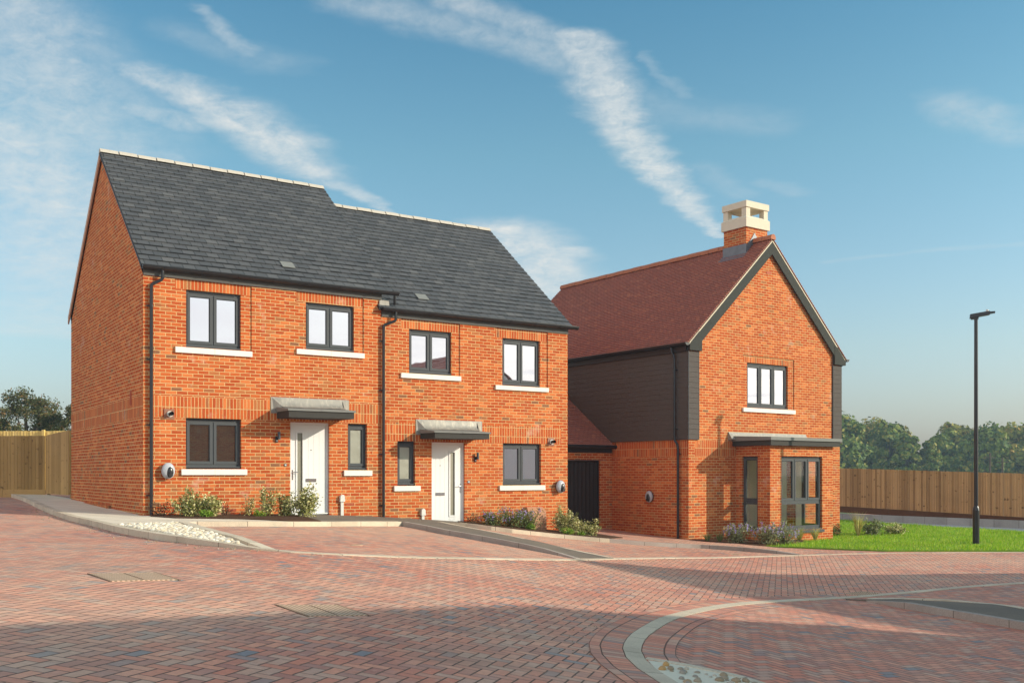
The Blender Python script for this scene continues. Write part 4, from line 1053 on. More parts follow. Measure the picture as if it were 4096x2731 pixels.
# cladding on the left side and the short returns
cl = MB(); nb = 17; z = .945; bh = (3.40-.945)/nb
for k in range(nb):
    a, b = z+k*bh, z+(k+1)*bh
    for (X, sg) in ((0, -1), (WBD, 1)):
        p = [(X+sg*.050,0,a+.012),(X+sg*.050,DB,a+.012),(X+sg*.049,DB,b),(X+sg*.049,0,b)]
        cl.face([(X+sg*.043,0,a),(X+sg*.043,DB,a),(X+sg*.043,DB,a+.012),(X+sg*.043,0,a+.012)])
        cl.face([(X+sg*.050,0,a+.012),(X+sg*.050,DB,a+.012),(X+sg*.043,DB,a+.012),(X+sg*.043,0,a+.012)])
        cl.face(p if sg < 0 else p[::-1], 0, [(0,a),(DB,a),(DB,b),(0,b)] if sg < 0 else [(0,b),(DB,b),(DB,a),(0,a)])
        cl.face([(X+sg*.043,0,a),(X+sg*.043,DB,a),(X+sg*.049,DB,a),(X+sg*.049,0,a)])
    for (u0, u1) in ((-.045, .366), (6.40, WBD+.045)):
        cl.face([(u0,-.042,a+.006),(u1,-.042,a+.006),(u1,-.038,b),(u0,-.038,b)], 0, [(u0,a),(u1,a),(u1,b),(u0,b)])
        cl.face([(u0,-.030,a),(u1,-.030,a),(u1,-.030,a+.006),(u0,-.030,a+.006)]); cl.face([(u0,-.042,a+.006),(u1,-.042,a+.006),(u1,-.030,a+.006),(u0,-.030,a+.006)])
for (u0, u1) in ((-.045, .366), (6.40, WBD+.045)):
    cl.face([(u1,-.042,.949),(u1,0,.949),(u1,0,3.40),(u1,-.028,3.40)]); cl.face([(u0,-.042,.949),(u0,0,.949),(u0,0,3.40),(u0,-.028,3.40)])
    cl.face([(u0,-.042,.947),(u1,-.042,.947),(u1,0,.947),(u0,0,.947)])
cl.build('cladding', M['clad'], HB)
ct = MB(); ct.box(-.052, -.034, -.052, -.030, .945, 3.41); ct.box(.366, .376, -.045, -.001, .945, 3.41); ct.box(6.388, 6.40, -.045, -.001, .945, 3.41); ct.build('corner_trim', M['anth'], HB)
# roof
rf = MB(); OV = .10; ey0 = -.115
def slopeB(mb, xa, za, xb, zb, y0, y1, steps, thick):
    L = math.hypot(xb-xa, zb-za); ux, uz = (xb-xa)/L, (zb-za)/L; nx, nz = (-uz, ux) if ux > 0 else (uz, -ux)
    dl = L/steps
    for k in range(steps):
        a, b = k*dl, (k+1)*dl
        sag = 0
        lo = (xa+ux*a+nx*thick, za+uz*a+nz*thick); hi = (xa+ux*b+nx*thick*.1, za+uz*b+nz*thick*.1); l0 = (xa+ux*a, za+uz*a)
        q = [(lo[0],y0,lo[1]),(lo[0],y1,lo[1]),(hi[0],y1,hi[1]),(hi[0],y0,hi[1])]
        mb.face(q, 0, [(y0,a+.0005),(y1,a+.0005),(y1,b-.0005),(y0,b-.0005)])
        mb.face([(l0[0],y0,l0[1]),(l0[0],y1,l0[1]),(lo[0],y1,lo[1]),(lo[0],y0,lo[1])], 0, [(y0,a),(y1,a),(y1,a+.001),(y0,a+.001)])
        for yy in (y0, y1): mb.face([(l0[0],yy,l0[1]),(lo[0],yy,lo[1]),(hi[0],yy,hi[1])])
zE = EZ+.17
slopeB(rf, -.14, zE, RT, RZ_-.03, ey0, DB+.1, 50, .03); slopeB(rf, WBD+.20, zE-.02, RT, RZ_-.03, ey0, DB+.1, 50, .03)
rf.face([(-.12,ey0,zE-.02),(-.12,DB+.1,zE-.02),(RT,DB+.1,RZ_-.06),(RT,ey0,RZ_-.06)]); rf.face([(WBD+.18,ey0,zE-.03),(WBD+.18,DB+.1,zE-.03),(RT,DB+.1,RZ_-.06),(RT,ey0,RZ_-.06)])
roofB = rf.build('roof', M['tile'], HB)
rc = MB(); ridge_caps(rc, 0, 1, 0, 0, .1, 1)
rc = MB()
for a_, b_, n_ in ((ey0-.02, .585, 2), (1.50, DB+.12, 19)):
    tmp = MB(); ridge_caps(tmp, a_, b_, 0, RZ_, .105, n_); tmp.v = [(RT - p[1], p[0], p[2]) for p in tmp.v]; tmp.build('ridge_tiles', M['tile_ridge'], roofB)
# verges: cream mortar line under tiles, dark barge boards and box ends
for (xe, sgn, zz) in ((-.12, 1, zE-.015), (WBD+.18, -1, zE-.03)):
    vm = MB(); bb = MB(); p0 = (xe, zz); p1 = (RT, RZ_-.055)
    ux, uz = p1[0]-p0[0], p1[1]-p0[1]; L = math.hypot(ux, uz); ux /= L; uz /= L; nx, nz = (uz*sgn, -ux*sgn)   # pointing down/inwards
    if nz > 0: nx, nz = -nx, -nz
    def at(l, dpt): return (p0[0]+ux*l+nx*dpt, p0[1]+uz*l+nz*dpt)
    a = [at(0,0), at(L,0), at(L,.045), at(0,.045)]
    vm.extr([(q[0], ey0+.012, q[1]) for q in a], (0, .05, 0))
    l0 = .42
    tpz = RZ_-.055
    def vert(q): return (RT, q)
    b4 = [at(l0,.046), (RT, tpz-.046/abs(nz) if False else at(L,.046)[1]-abs((at(L,.046)[0]-RT)*uz/ux)*0 ), at(L,.3), at(l0,.30)]
    # barge board clipped on the centre line
    def on_centre(dpt):
        q = at(0, dpt); s_ = (RT-q[0])/ux; return (RT, q[1]+uz*s_)
    c1_, c2_ = on_centre(.046), on_centre(.31)
    bb.extr([(q[0], ey0+.02, q[1]) for q in (at(.0,.046), c1_, c2_, at(.28,.31))], (0, .03, 0))
    vm.build('verge', M['verge'], roofB); bb.build('barge_board', M['barge'], HB)
be = MB(); be.extr([(-.05,ey0+.012,3.425),(.43,ey0+.012,3.425),(.43,ey0+.012,4.0),(.30,ey0+.012,3.96),(-.05,ey0+.012,3.62)], (0, .11, 0)); be.build('box_end', M['barge'], HB); be = MB(); be.extr([(WBD-.38,ey0+.012,3.425),(WBD+.17,ey0+.012,3.425),(WBD+.17,ey0+.012,3.58),(WBD-.22,ey0+.012,3.97),(WBD-.38,ey0+.012,4.0)], (0, .11, 0)); be.build('box_end', M['barge'], HB)
sf = MB(); sf.box(-.10, -.0465, .0, DB, 3.40, 3.60); sf.build('fascia_board', M['blackmatt'], HB); sf = MB(); sf.box(WBD+.0465, WBD+.14, 0, DB, 3.40, 3.58); sf.build('fascia_board', M['blackmatt'], HB)
def gutterB(x, y0, y1):
    o = gutter(HB, y0, y1, 0, zE+.0, brackets=False)
    for v in o.data.vertices:
        p = v.co.copy(); v.co = (x - p.y, p.x, p.z)
gutterB(-.175, -.13, DB+.1); gutterB(WBD+.235, -.13, DB+.1)
# downpipe with a swan neck on the side
SP = lambda x, y, z: (y-.045, x, z)
dp = MB()
dp.tube([(-.03-.055,.33,-1.9),(-.085,.33,.70),(-.09,.34,.80),(-.135,.40,.93),(-.14,.42,1.05),(-.14,.42,3.20),(-.145,.44,3.30),(-.17,.50,3.42),(-.175,.52,3.56)], .036, 12)
dpo = dp.build('downpipe', M['black'], HB)
for z, yy, xx in ((-1.35,.33,-.085),(.55,.33,-.085),(1.25,.42,-.14),(2.9,.42,-.14)): pcl = MB(); pcl.tube([(xx,yy,z-.02),(xx,yy,z+.02)], .043, 12); pcl.box(xx+.02, 0, yy-.05, yy-.02, z-.01, z+.01); pcl.build('pipe_clip', M['black'], dpo)
# chimney
cx0, cx1, cq0, cq1 = 3.06, 4.02, .60, 1.49
ch = MB(); ch.box(cx0, cx1, cq0, cq1, 6.1, 7.42); chim = ch.build('chimney', M['brick'], HB)
sb_ = MB(); o_ = .055
def rg(o, z): return [(cx0-o,cq0-o,z),(cx1+o,cq0-o,z),(cx1+o,cq1+o,z),(cx0-o,cq1+o,z)]
sb_.hexa(rg(o_, 7.42), rg(o_, 7.70)); sb_.hexa(rg(o_, 7.701), rg(-.02, 7.77)); sb_.build('stone_base', M['capstone'], chim)
for (u, w) in ((cx0-.01,cq0-.01),(cx1-.17,cq0-.01),(cx0-.01,cq1-.17),(cx1-.17,cq1-.17)):
    q = MB(); q.box(u, u+.18, w, w+.18, 7.705, 8.02); q.build('cap_post', M['capstone'], chim)
q = MB(); q.hexa(rg(.04, 8.02), rg(.04, 8.21)); q.build('cap_slab', M['capstone'], chim)
la = MB()
zs_ = lambda x: zE + (RZ_-.03-zE)*(x+.14)/(RT+.14)
la.box(cx0-.022, cx0-.002, cq0-.02, cq1+.02, zs_(cx0)-.1, zs_(cx0)+.28)
la.hexa([(cx0-.20,cq0-.06,zs_(cx0-.20)+.012),(cx0,cq0-.06,zs_(cx0)+.012),(cx0,cq1+.06,zs_(cx0)+.012),(cx0-.20,cq1+.06,zs_(cx0-.20)+.012)], [(cx0-.20,cq0-.06,zs_(cx0-.20)+.028),(cx0,cq0-.06,zs_(cx0)+.028),(cx0,cq1+.06,zs_(cx0)+.028),(cx0-.20,cq1+.06,zs_(cx0-.20)+.028)])
la.extr([(cx0-.02,cq0-.02,zs_(cx0)-.1),(RT,cq0-.02,RZ_-.1),(RT,cq0-.02,RZ_+.28),(RT-.11,cq0-.02,RZ_+.12),(cx0-.02,cq0-.02,zs_(cx0)+.20)], (0,.018,0))
la.extr([(RT+.0,cq0-.02,RZ_-.1),(cx1,cq0-.02,zs_(2*RT-cx1)-.1),(cx1,cq0-.02,zs_(2*RT-cx1)+.15),(RT,cq0-.02,RZ_+.28)], (0,.018,0))
la.build('flashing', plain('weathered_lead', (.16,.17,.19), .5, .4, 6, .35, metal=.3), chim)
airbrick(HB, .46, -1.54); 
gv = MB(); gv.box(3.258, 3.471, -.01, 0, 5.93, 6.0); gv.build('gable_vent', M['terra'], HB)
for q_, z_ in ((2.78,-1.54),(1.0,-1.545)): airbrick(HB, -q_, z_, S=lambda x, y, z: (y, -x, z))
x, y = WB(0, 1.50); charger(x, y, -.67, RZB - math.pi/2, 'pale oval car charger on the shaded side wall below the cladding')

# ------------------------------------------------------------------ link store between the houses
lx, ly = WB(0, 3.2)
LK = thing('store', 'low brick store with red tiled roof and black door between the houses', 'outbuilding', lx, ly, -2.2, RZB)
lw = MB()
wall_front(lw, -3.1, -.004, -2.2, .62, [(-2.7,-.462,-2.2,.395,'hole',.16,None)])
lw.face([(-3.1,0,-2.2),(-3.1,4.2,-2.2),(-3.1,4.2,.62),(-3.1,2.1,2.1),(-3.1,0,.62)]); lw.face([(-3.1,4.2,-2.2),(-.004,4.2,-2.2),(-.004,4.2,.62),(-3.1,4.2,.62)])
lw.build('wall', M['brick'], LK)
dd = MB(); dd.box(-2.66, -.50, .10, .14, -1.86, .35)
for k in range(14): dd.box(-2.64+k*.153, -2.50+k*.153, .085, .0995, -1.85, .34)
dr = dd.build('door', M['blackmatt'], LK); df = MB(); df.ring(-2.70, -.463, -2.0, .394, .07, .155, .035, .0, .035); df.build('door_frame', M['black'], dr)
dl_ = MB(); dl_.box(-2.95, -.25, -.03, -.001, .393, .402); dl_.build('lintel', M['trim'], LK)
lr = MB(); roof_slope(lr, -3.15, -.05, (-.16, .83), (2.1, 2.42), 26, .018); roof_slope(lr, -3.15, -.05, (4.36, .83), (2.1, 2.42), 26, .018); lrf = lr.build('roof', M['tile'], LK)
lc = MB(); ridge_caps(lc, -3.15, -.05, 2.1, 2.45, .1, 9); lc.build('ridge_tiles', M['tile_ridge'], lrf)
lf = MB(); lf.box(-3.1, -.05, -.05, -.002, .625, .80); lf.build('fascia_board', M['blackmatt'], LK)
lg = MB(); lg.tube([(-3.1,-.19,.80),(.06,-.19,.80)], .055, 10); lg.build('gutter', M['black'], LK)

# ------------------------------------------------------------------ fences
def close_board(name, label, x0, y0, x1, y1, z0, z1a, z1b, mat, post_every=2.4, gb=.18, group=None, posts_front=False, bw=.1):
    ang = math.atan2(y1-y0, x1-x0); L = math.hypot(x1-x0, y1-y0)
    o = thing(name, label, 'fence' if 'gate' not in name else 'gate', x0, y0, z0, ang, group)
    zb = lambda u: z0 + (zb_slope*u)
    mb = MB(); k = 0; u = 0.0
    dz = (z1b-z1a)/L; zb_slope = dz
    while u < L - .02:
        w = min(bw*random.uniform(1.0, 1.15), L-u); y = random.uniform(-.006, .004)
        j = random.uniform(-.006, .006)
        ta, tb = z1a+dz*u+j, z1a+dz*(u+w)+j; ba, bb_ = z0+dz*u+gb, z0+dz*(u+w)+gb
        mb.hexa([(u,y-.022,ba),(u+w-.016,y-.006,bb_),(u+w-.016,y+.012,bb_),(u,y+.012,ba)], [(u,y-.022,ta),(u+w-.016,y-.006,tb),(u+w-.016,y+.012,tb),(u,y+.012,ta)])
        u += w; k += 1
    mb.build('boards', M[mat], o)
    if gb > .05:
        g_ = MB(); u = 0
        while u < L:
            w = min(2.4, L-u); g_.hexa([(u+.004,-.025,z0+dz*u-.1),(u+w-.004,-.025,z0+dz*(u+w)-.1),(u+w-.004,.02,z0+dz*(u+w)-.1),(u+.004,.02,z0+dz*u-.1)], [(u+.004,-.025,z0+dz*u+gb-.003),(u+w-.004,-.025,z0+dz*(u+w)+gb-.003),(u+w-.004,.02,z0+dz*(u+w)+gb-.003),(u+.004,.02,z0+dz*u+gb-.003)]); u += w
        g_.build('gravel_board', M['gravelboard'] if mat == 'fence' else M['fence_new'], o)
    u = 0
    while u <= L + .01:
        p = MB(); yy = -.07 if posts_front else .03
        p.box(u-.045, u+.045, yy, yy+.09, z0+dz*u-.2, z1a+dz*u+(.04 if posts_front else -.02)); p.build('post', M[mat], o); u += post_every
    return o
pL = FL - fd*12; pR = FR + fd*13; Lf = (FR-FL).length; dz_ = -.24/Lf
close_board('timber_fence', 'long brown close boarded fence behind the lawn and lane', pL.x, pL.y, pR.x, pR.y, -1.585-dz_*12*-1*-1, .235-dz_*12, .235+dz_*(Lf+13), 'fence', 2.4, .17)
close_board('timber_fence', 'timber fence at the far left end of the pavement', -30.0, 30.85, -14.30, 30.8, -.66, 1.15, 1.155, 'fence_new', 2.4, .16)
close_board('timber_gate', 'timber gate between the left fence and the house corner', -14.26, 30.76, -12.16, 27.62, -.62, 1.16, 1.19, 'fence_new', 3.75, .0, bw=.13)
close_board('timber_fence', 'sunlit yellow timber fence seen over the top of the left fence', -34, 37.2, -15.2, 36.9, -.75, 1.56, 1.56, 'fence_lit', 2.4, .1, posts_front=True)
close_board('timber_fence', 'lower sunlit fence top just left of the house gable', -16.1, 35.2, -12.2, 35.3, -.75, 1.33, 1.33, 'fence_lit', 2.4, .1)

# ------------------------------------------------------------------ street lamp
LP = thing('street_lamp', 'tall black street lamp standing on the lawn', 'street lamp', 12.72, 27.55, g(12.72)+.05, R(-20))
zb_ = g(12.72)+.05
m = MB(); m.tube([(0,0,zb_-.05),(0,0,zb_+.92)], .088, 18); m.tube([(0,0,zb_+.92),(0,0,zb_+1.0),(0,0,zb_+1.04)], [.088,.075,.06], 18); m.build('base_section', M['black'], LP)
m = MB(); m.tube([(0,0,zb_+1.04),(0,0,4.22)], [.055,.047], 16); m.build('pole', M['black'], LP)
m = MB(); m.box(-.02, .02, -.094, -.085, zb_+.28, zb_+.72); m.build('access_door', M['blackmatt'], LP)
m = MB(); m.box(-.13, .06, -.06, .06, 4.22, 4.30); m.hexa([(-.16,-.10,4.25),(.34,-.10,4.33),(.34,.10,4.33),(-.16,.10,4.25)], [(-.15,-.08,4.36),(.34,-.07,4.43),(.34,.07,4.43),(-.15,.08,4.36)]); m.build('lantern', M['black'], LP)
m = MB()
for k in range(4): m.box(.34+k*.035, .365+k*.035, -.07, .07, 4.35+k*.006, 4.40+k*.004)
m.box(.34, .47, -.012, .012, 4.39, 4.42); m.build('cooling_fins', M['black'], LP)
m = MB(); m.tube([(.28,0,4.42),(.28,0,4.47)], .035, 12); m.build('photocell', M['whiteplastic'], LP)

# ------------------------------------------------------------------ distant poles
def upole(x, y, zt, label):
    o = thing('utility_pole', label, 'utility pole', x, y, -4.5, 0, 'poles beyond the fence')
    m = MB(); m.tube([(0,0,-4.6),(0,0,zt)], [.14,.10], 8); m.build('pole', M['bark'], o)
    m = MB(); m.box(-.6, .6, -.06, .06, zt-.5, zt-.4); m.build('crossarm', M['bark'], o)
upole(.4756*100, 100, 2.04, 'thin utility pole in front of the trees, right of the street lamp')
upole(.488*104, 104, 1.62, 'shorter utility pole farthest right, just above the fence')

# ------------------------------------------------------------------ foliage
def quads(centers, size, aspect=.55, flat=0.0, nrm=None):
    """numpy leaf quads at centers (n,3); size array; returns verts, faces"""
    n = len(centers); rs = np.random.RandomState(len(centers) % 9973 + 3)
    a = rs.normal(size=(n, 3)); a[:, 2] *= (1-flat); a /= np.linalg.norm(a, axis=1)[:, None]
    if nrm is not None:
        nn_ = nrm + rs.normal(size=(n, 3))*.45; nn_ /= np.linalg.norm(nn_, axis=1)[:, None]
        a -= (a*nn_).sum(1)[:, None]*nn_; a /= np.linalg.norm(a, axis=1)[:, None]; b = np.cross(nn_, a)
    else: b = rs.normal(size=(n, 3))
    b -= (b*a).sum(1)[:, None]*a; b /= np.linalg.norm(b, axis=1)[:, None]
    s = size.reshape(-1, 1)
    p = np.stack([centers - a*s, centers - b*s*aspect, centers + a*s, centers + b*s*aspect], 1).reshape(-1, 3)
    f = np.arange(4*n).reshape(-1, 4); return p, f
def np_mesh(name, p, f, mat, parent=None):
    me = bpy.data.meshes.new(name); n = len(f); k = f.shape[1]
    zo = zoff(parent) if parent is not None else -ZC
    p = p.copy(); p[:, 2] -= zo
    me.vertices.add(len(p)); me.vertices.foreach_set('co', p.astype(np.float32).ravel())
    me.loops.add(n*k); me.loops.foreach_set('vertex_index', f.astype(np.int32).ravel())
    me.polygons.add(n); me.polygons.foreach_set('loop_start', np.arange(0, n*k, k, dtype=np.int32)); me.polygons.foreach_set('loop_total', np.full(n, k, dtype=np.int32))
    me.update(calc_edges=True); me.materials.append(mat)
    o = bpy.data.objects.new(name, me); col.objects.link(o)
    if parent is not None: o.parent = parent
    return o
def tree(x, y, zb, ht, rad, label, mat, seed, n=9000, leaf=.34, group='trees beyond the fences', clumps=60, low=.12, name='tree', sparse=False, asp=.6):
    rs = np.random.RandomState(seed); rnd = random.Random(seed)
    o = thing(name, label, 'tree', x, y, zb, rnd.uniform(0, 6), group)
    tr = MB(); tr.tube([(0,0,zb-.3),(rad*.03,0,zb+ht*.3),(rad*.05,rad*.03,zb+ht*.55),(0,rad*.05,zb+ht*.85)], [ht*.032,ht*.022,ht*.014,ht*.004], 8); 
    C_ = []
    cz = zb + ht*(low+(1-low)*.5); hz = ht*(1-low)*.5
    for k in range(clumps):
        u = rs.normal(size=3); u /= np.linalg.norm(u); rr = rs.uniform(.35, 1.0)**.45
        env = 1.0 - .20*max(0, u[2])**2
        px, py, pz = u[0]*rad*rr*env*.9, u[1]*rad*rr*env*.9, cz + u[2]*hz*rr*.95
        C_.append((px, py, pz, rad*rs.uniform(.17, .34)))
        if k % 3 == 0:
            s0 = zb + ht*rs.uniform(.22, .6)
            tr.tube([(0,0,s0), (px*.5,py*.5,(s0+pz)*.5+ht*.03), (px,py,pz)], [ht*.010, ht*.006, ht*.0015], 5, caps=False)
    tr.build('trunk', M['bark'], o)
    C_ = np.array(C_); idx = rs.randint(0, clumps, n)
    d = rs.normal(size=(n, 3)); d /= np.linalg.norm(d, axis=1)[:, None]
    rr = rs.uniform(0, 1, n)**(.4 if not sparse else .7)
    c = C_[idx, :3] + d*(C_[idx, 3]*rr)[:, None]*np.array([1.05, 1.05, .8])
    # drooping sprays at the rim
    c[:, 2] -= np.abs(rs.normal(size=n))*C_[idx, 3]*.15
    gd = np.stack([c[:,0]/rad, c[:,1]/rad, (c[:,2]-cz)/hz], 1)
    p, f = quads(c, rs.uniform(.6, 1.25, n)*leaf, asp, 0.0, None if sparse else d*.8 + gd*.5)
    np_mesh('crown', p, f, mat, o)
    return o
W_ = 'dense green beech tree'
TR = [  # src pixel x centre, top z, Y, radius
    (3.22, .0, 0)]
def far_tree(u, Y, ztop, rad, seed, label, gold=False, n=9000):
    zb = -4.8; tree(u*Y, Y, zb, ztop-zb, rad, label, M['treeleaf_gold' if gold else 'treeleaf'], seed, int(n*1.5), .36, clumps=70, low=.02)
def U(x): return (x-2048)/4020
def Zt(y, Y): return (1893-y)/4020*Y
far_tree(U(3330), 150, Zt(1652,150), 7.0, 11, 'big green tree directly behind the gable house edge', n=12000)
far_tree(U(3470), 158, Zt(1662,158), 7.0, 12, 'yellowing round tree, second in the left clump beyond the fence', True, 12000)
far_tree(U(3550), 150, Zt(1676,150), 4.4, 13, 'dark green tree at the right end of the left clump', n=10000)
far_tree(U(3628), 146, Zt(1718,146), 2.3, 14, 'smaller dark tree sloping into the gap between the clumps', n=5000)
far_tree(U(3722), 146, Zt(1745,146), 1.7, 20, 'small tree rising from the gap between the clumps', n=3000)
far_tree(U(3795), 150, Zt(1700,150), 3.9, 15, 'rounded tree at the left end of the right clump', n=8000)
far_tree(U(3840), 154, Zt(1685,154), 5.6, 16, 'yellowing tree left of the street lamp', True, 10000)
far_tree(U(3945), 150, Zt(1682,150), 5.8, 17, 'green tree just right of the street lamp', n=10000)
far_tree(U(4060), 150, Zt(1678,150), 6.2, 18, 'broad tree second from the right edge', True, 10000)
far_tree(U(4170), 150, Zt(1686,150), 6.2, 19, 'large tree cut by the right edge of the view', n=8000)
for k, (u_, Y_, zt_, r_, lb_) in enumerate(((3400,165,1705,7.0,'low tree filling the lower left clump'),(3930,168,1730,8,'low tree filling behind the street lamp'),(4080,170,1730,9,'low tree filling the lower right clump'))):
    far_tree(U(u_), Y_, Zt(zt_,Y_), r_, 30+k, lb_, n=7000)
hd = np.random.RandomState(5); nn = 26000
hx = hd.uniform(55, 130, nn); c = np.stack([hx, 178 + hd.normal(size=nn)*2.5, -5 + np.abs(hd.normal(size=nn))*2.1 + 1.0*np.sin(hx*.21) - .8], 1)
p, f = quads(c, hd.uniform(.3, .6, nn), .6); tag(np_mesh('hedgerow', p, f, M['treeleaf']), 'low hazy woodland filling the gap below the far trees', 'woodland', None, 'stuff')
# left trees
tree(U(110)*58, 58, -1.2, Zt(1540,58)+1.2, 2.3, 'leafy autumn tree above the left fence', M['leftleaf'], 41, 26000, .085, clumps=70, low=.1, sparse=True, asp=.45)
tree(U(-60)*60, 60, -1.2, Zt(1630,60)+1.2, 2.2, 'smaller tree cut by the left edge of the view', M['leftleaf'], 42, 15000, .085, clumps=36, low=.1, sparse=True, asp=.45)
tree(U(305)*57, 57, -1.2, Zt(1595,57)+1.2, 1.6, 'tree half hidden behind the left gable wall', M['leftleaf'], 43, 15000, .085, clumps=40, low=.1, sparse=True, asp=.45)

def shrub(name, x, y, zg, w, h, label, mats, seed, leaf=.028, n=700, stems=14, flowers=None, group=None, upright=.6, cat='shrub', asp=.5):
    rs = np.random.RandomState(seed); rnd = random.Random(seed); n = int(n*1.25); leaf *= 1.05
    o = thing(name, label, cat, x, y, zg, 0, group)
    st_ = MB(); tips = []; pts = []
    for k in range(stems):
        a = rnd.uniform(0, 6.283); sp = rnd.uniform(.1, 1.0)**.7; hh = h*rnd.uniform(.5, 1.0)*(1-.35*sp)
        ex, ey = math.cos(a)*w/2*sp, math.sin(a)*w/2*sp*.75
        p0 = (ex*.15, ey*.15, zg); p1 = (ex*.6, ey*.6, zg+hh*.55); p2 = (ex, ey, zg+hh)
        st_.tube([p0, p1, p2], [.006, .004, .0015], 4, caps=False); tips.append(p2)
        for q in range(n//stems):
            t = rnd.uniform(.12, 1.03); bx_ = (1-t)**2*p0[0]+2*t*(1-t)*p1[0]+t*t*p2[0]; by2 = (1-t)**2*p0[1]+2*t*(1-t)*p1[1]+t*t*p2[1]; bz = (1-t)**2*p0[2]+2*t*(1-t)*p1[2]+t*t*p2[2]
            s_ = w*.10*(1.3-t*.75); pts.append((bx_+rnd.gauss(0, s_), by2+rnd.gauss(0, s_), max(zg+.01, bz+rnd.gauss(0, s_*.7))))
    st_.build('stems', M['stem'], o)
    p, f = quads(np.array(pts), rs.uniform(.6, 1.25, len(pts))*leaf, asp); np_mesh('leaves', p, f, M[mats], o)
    if flowers:
        fp = []
        for t in tips:
            for q in range(flowers): fp.append((t[0]+rnd.gauss(0,.012), t[1]+rnd.gauss(0,.012), t[2]-rnd.uniform(-.02, .10)))
        p, f = quads(np.array(fp), rs.uniform(.7, 1.2, len(fp))*.018, .8); np_mesh('flowers', p, f, M['flower'], o)['kind'] = 'stuff'
    return o
def ga(t, q): 
    x, y = WA(t, q); return x, y, g(x)+.115
G1 = 'shrubs in the bed before the left house'; G2 = 'shrubs in the bed before the right house'
for nm, t, q, w, h, lb_, mt, sd_, lf_, n_, st2, cat_ in (
 ('bronze_shrub', .30, -.35, .70, .40, 'sparse bronze leaved shrub by the corner downpipe', 'darkleaf', 51, .022, 220, 11, 'shrub'),
 ('variegated_shrub', .70, -.70, .62, .70, 'bushy cream and green shrub below the left ground floor window', 'leaf_var', 52, .03, 1200, 20, 'shrub'),
 ('variegated_shrub', 1.12, -.75, .62, .58, 'cream and green shrub in front of the brown meter box', 'leaf_var', 53, .03, 1100, 20, 'shrub'),
 ('lime_plant', .96, -1.05, .34, .17, 'small lime green plant at the foot of the meter box shrub', 'leaf_lime', 54, .022, 260, 12, 'plant'),
 ('wispy_grass', 1.60, -.40, .28, .36, 'thin wispy plant beside the air brick', 'darkleaf', 55, .018, 50, 9, 'plant'),
 ('variegated_shrub', 1.98, -.60, .36, .52, 'thin leggy shrub between the bushy ones by the left door', 'leaf_var', 56, .024, 190, 5, 'shrub'),
 ('lime_plant', 2.12, -.95, .34, .17, 'small lime green plant between the thin and tall shrubs', 'leaf_lime', 57, .02, 240, 10, 'plant'),
 ('variegated_shrub', 2.37, -.75, .40, .86, 'tall narrow shrub, the highest left of the white door', 'leaf_var', 58, .027, 620, 9, 'shrub'),
 ('variegated_shrub', 2.70, -.80, .62, .62, 'rounded shrub between the tall shrub and the one before the door', 'leaf_var', 59, .028, 1100, 18, 'shrub'),
 ('variegated_shrub', 3.10, -1.0, .72, .84, 'large pale shrub standing in front of the left white door', 'leaf_var', 60, .03, 1500, 20, 'shrub')):
    x, y, z = ga(t, q); shrub(nm, x, y, z-.01, w, h, lb_, mt, sd_, lf_, n_, st2, None, G1, cat=cat_)
def gb(t, q):
    x, y = WA(t, q); return x, y, g(x)+.115
x, y, z = gb(7.75, -.3); shrub('bronze_shrub', x, y, z, .7, .30, 'sparse bronze sprawling plant right of the right door', 'darkleaf', 61, .022, 90, 9, None, G2)
for k, (t, q, w, h, lb_) in enumerate(((8.27,-.42,.7,.46,'small blue flowered shrub nearest the right white door'),(8.80,-.45,.8,.66,'blue flowered shrub below the right ground floor window'),(9.32,-.45,.8,.68,'blue flowered shrub hiding the meter box'))):
    x, y, z = gb(t, q); shrub('blue_flowering_shrub', x, y, z, w, h, lb_, 'leaf_green', 62+k, .032, 900, 26, 7, G2, asp=.3)
x, y, z = gb(9.15, -.72); shrub('lime_plant', x, y, z, .35, .18, 'small lime plant under the blue flowered shrubs', 'leaf_lime', 66, .022, 240, 12, None, G2, cat='plant')
x, y, z = gb(10.27, -.5); shrub('variegated_shrub', x, y, z, .62, .82, 'tall cream edged shrub at the right corner of the pair', 'leaf_var', 67, .027, 1300, 22, None, G2)
shrub('variegated_shrub', 1.62, 25.52, g(2.0)+.115, .6, .66, 'cream edged shrub in the middle before the black store door', 'leaf_var', 68, .027, 900, 18, None, G2)
shrub('variegated_shrub', 1.99, 25.76, g(2.5)+.115, .62, .58, 'low cream edged shrub at the right end of the bed', 'leaf_var', 69, .027, 1000, 20, None, G2)
shrub('lime_plant', 1.4, 25.19, g(1.7)+.115, .45, .24, 'lime green plant at the kerb before the store door', 'leaf_lime', 70, .024, 300, 14, None, G2, cat='plant')
shrub('lime_plant', 1.78, 25.38, g(2.1)+.115, .32, .15, 'smaller lime green plant at the kerb, right of its twin', 'leaf_lime', 71, .022, 180, 10, None, G2, cat='plant')
G3 = 'plants round the bay window'
def gB(t, q):
    x, y = WB(t, q); return x, y, g(x)+.1
for k, (t, q, w, h, lb_) in enumerate(((.72,-1.15,.85,.66,'violet flowering shrub left of the bay, nearest the mulch'),(1.05,-1.9,.85,.68,'violet flowering shrub in the middle of the bay group'),(1.62,-2.0,.85,.68,'violet flowering shrub at the bay corner'))):
    x, y, z = gB(t, q); shrub('blue_flowering_shrub', x, y, z, w, h, lb_, 'leaf_grey', 72+k, .034, 1100, 34, 9, G3, asp=.3)
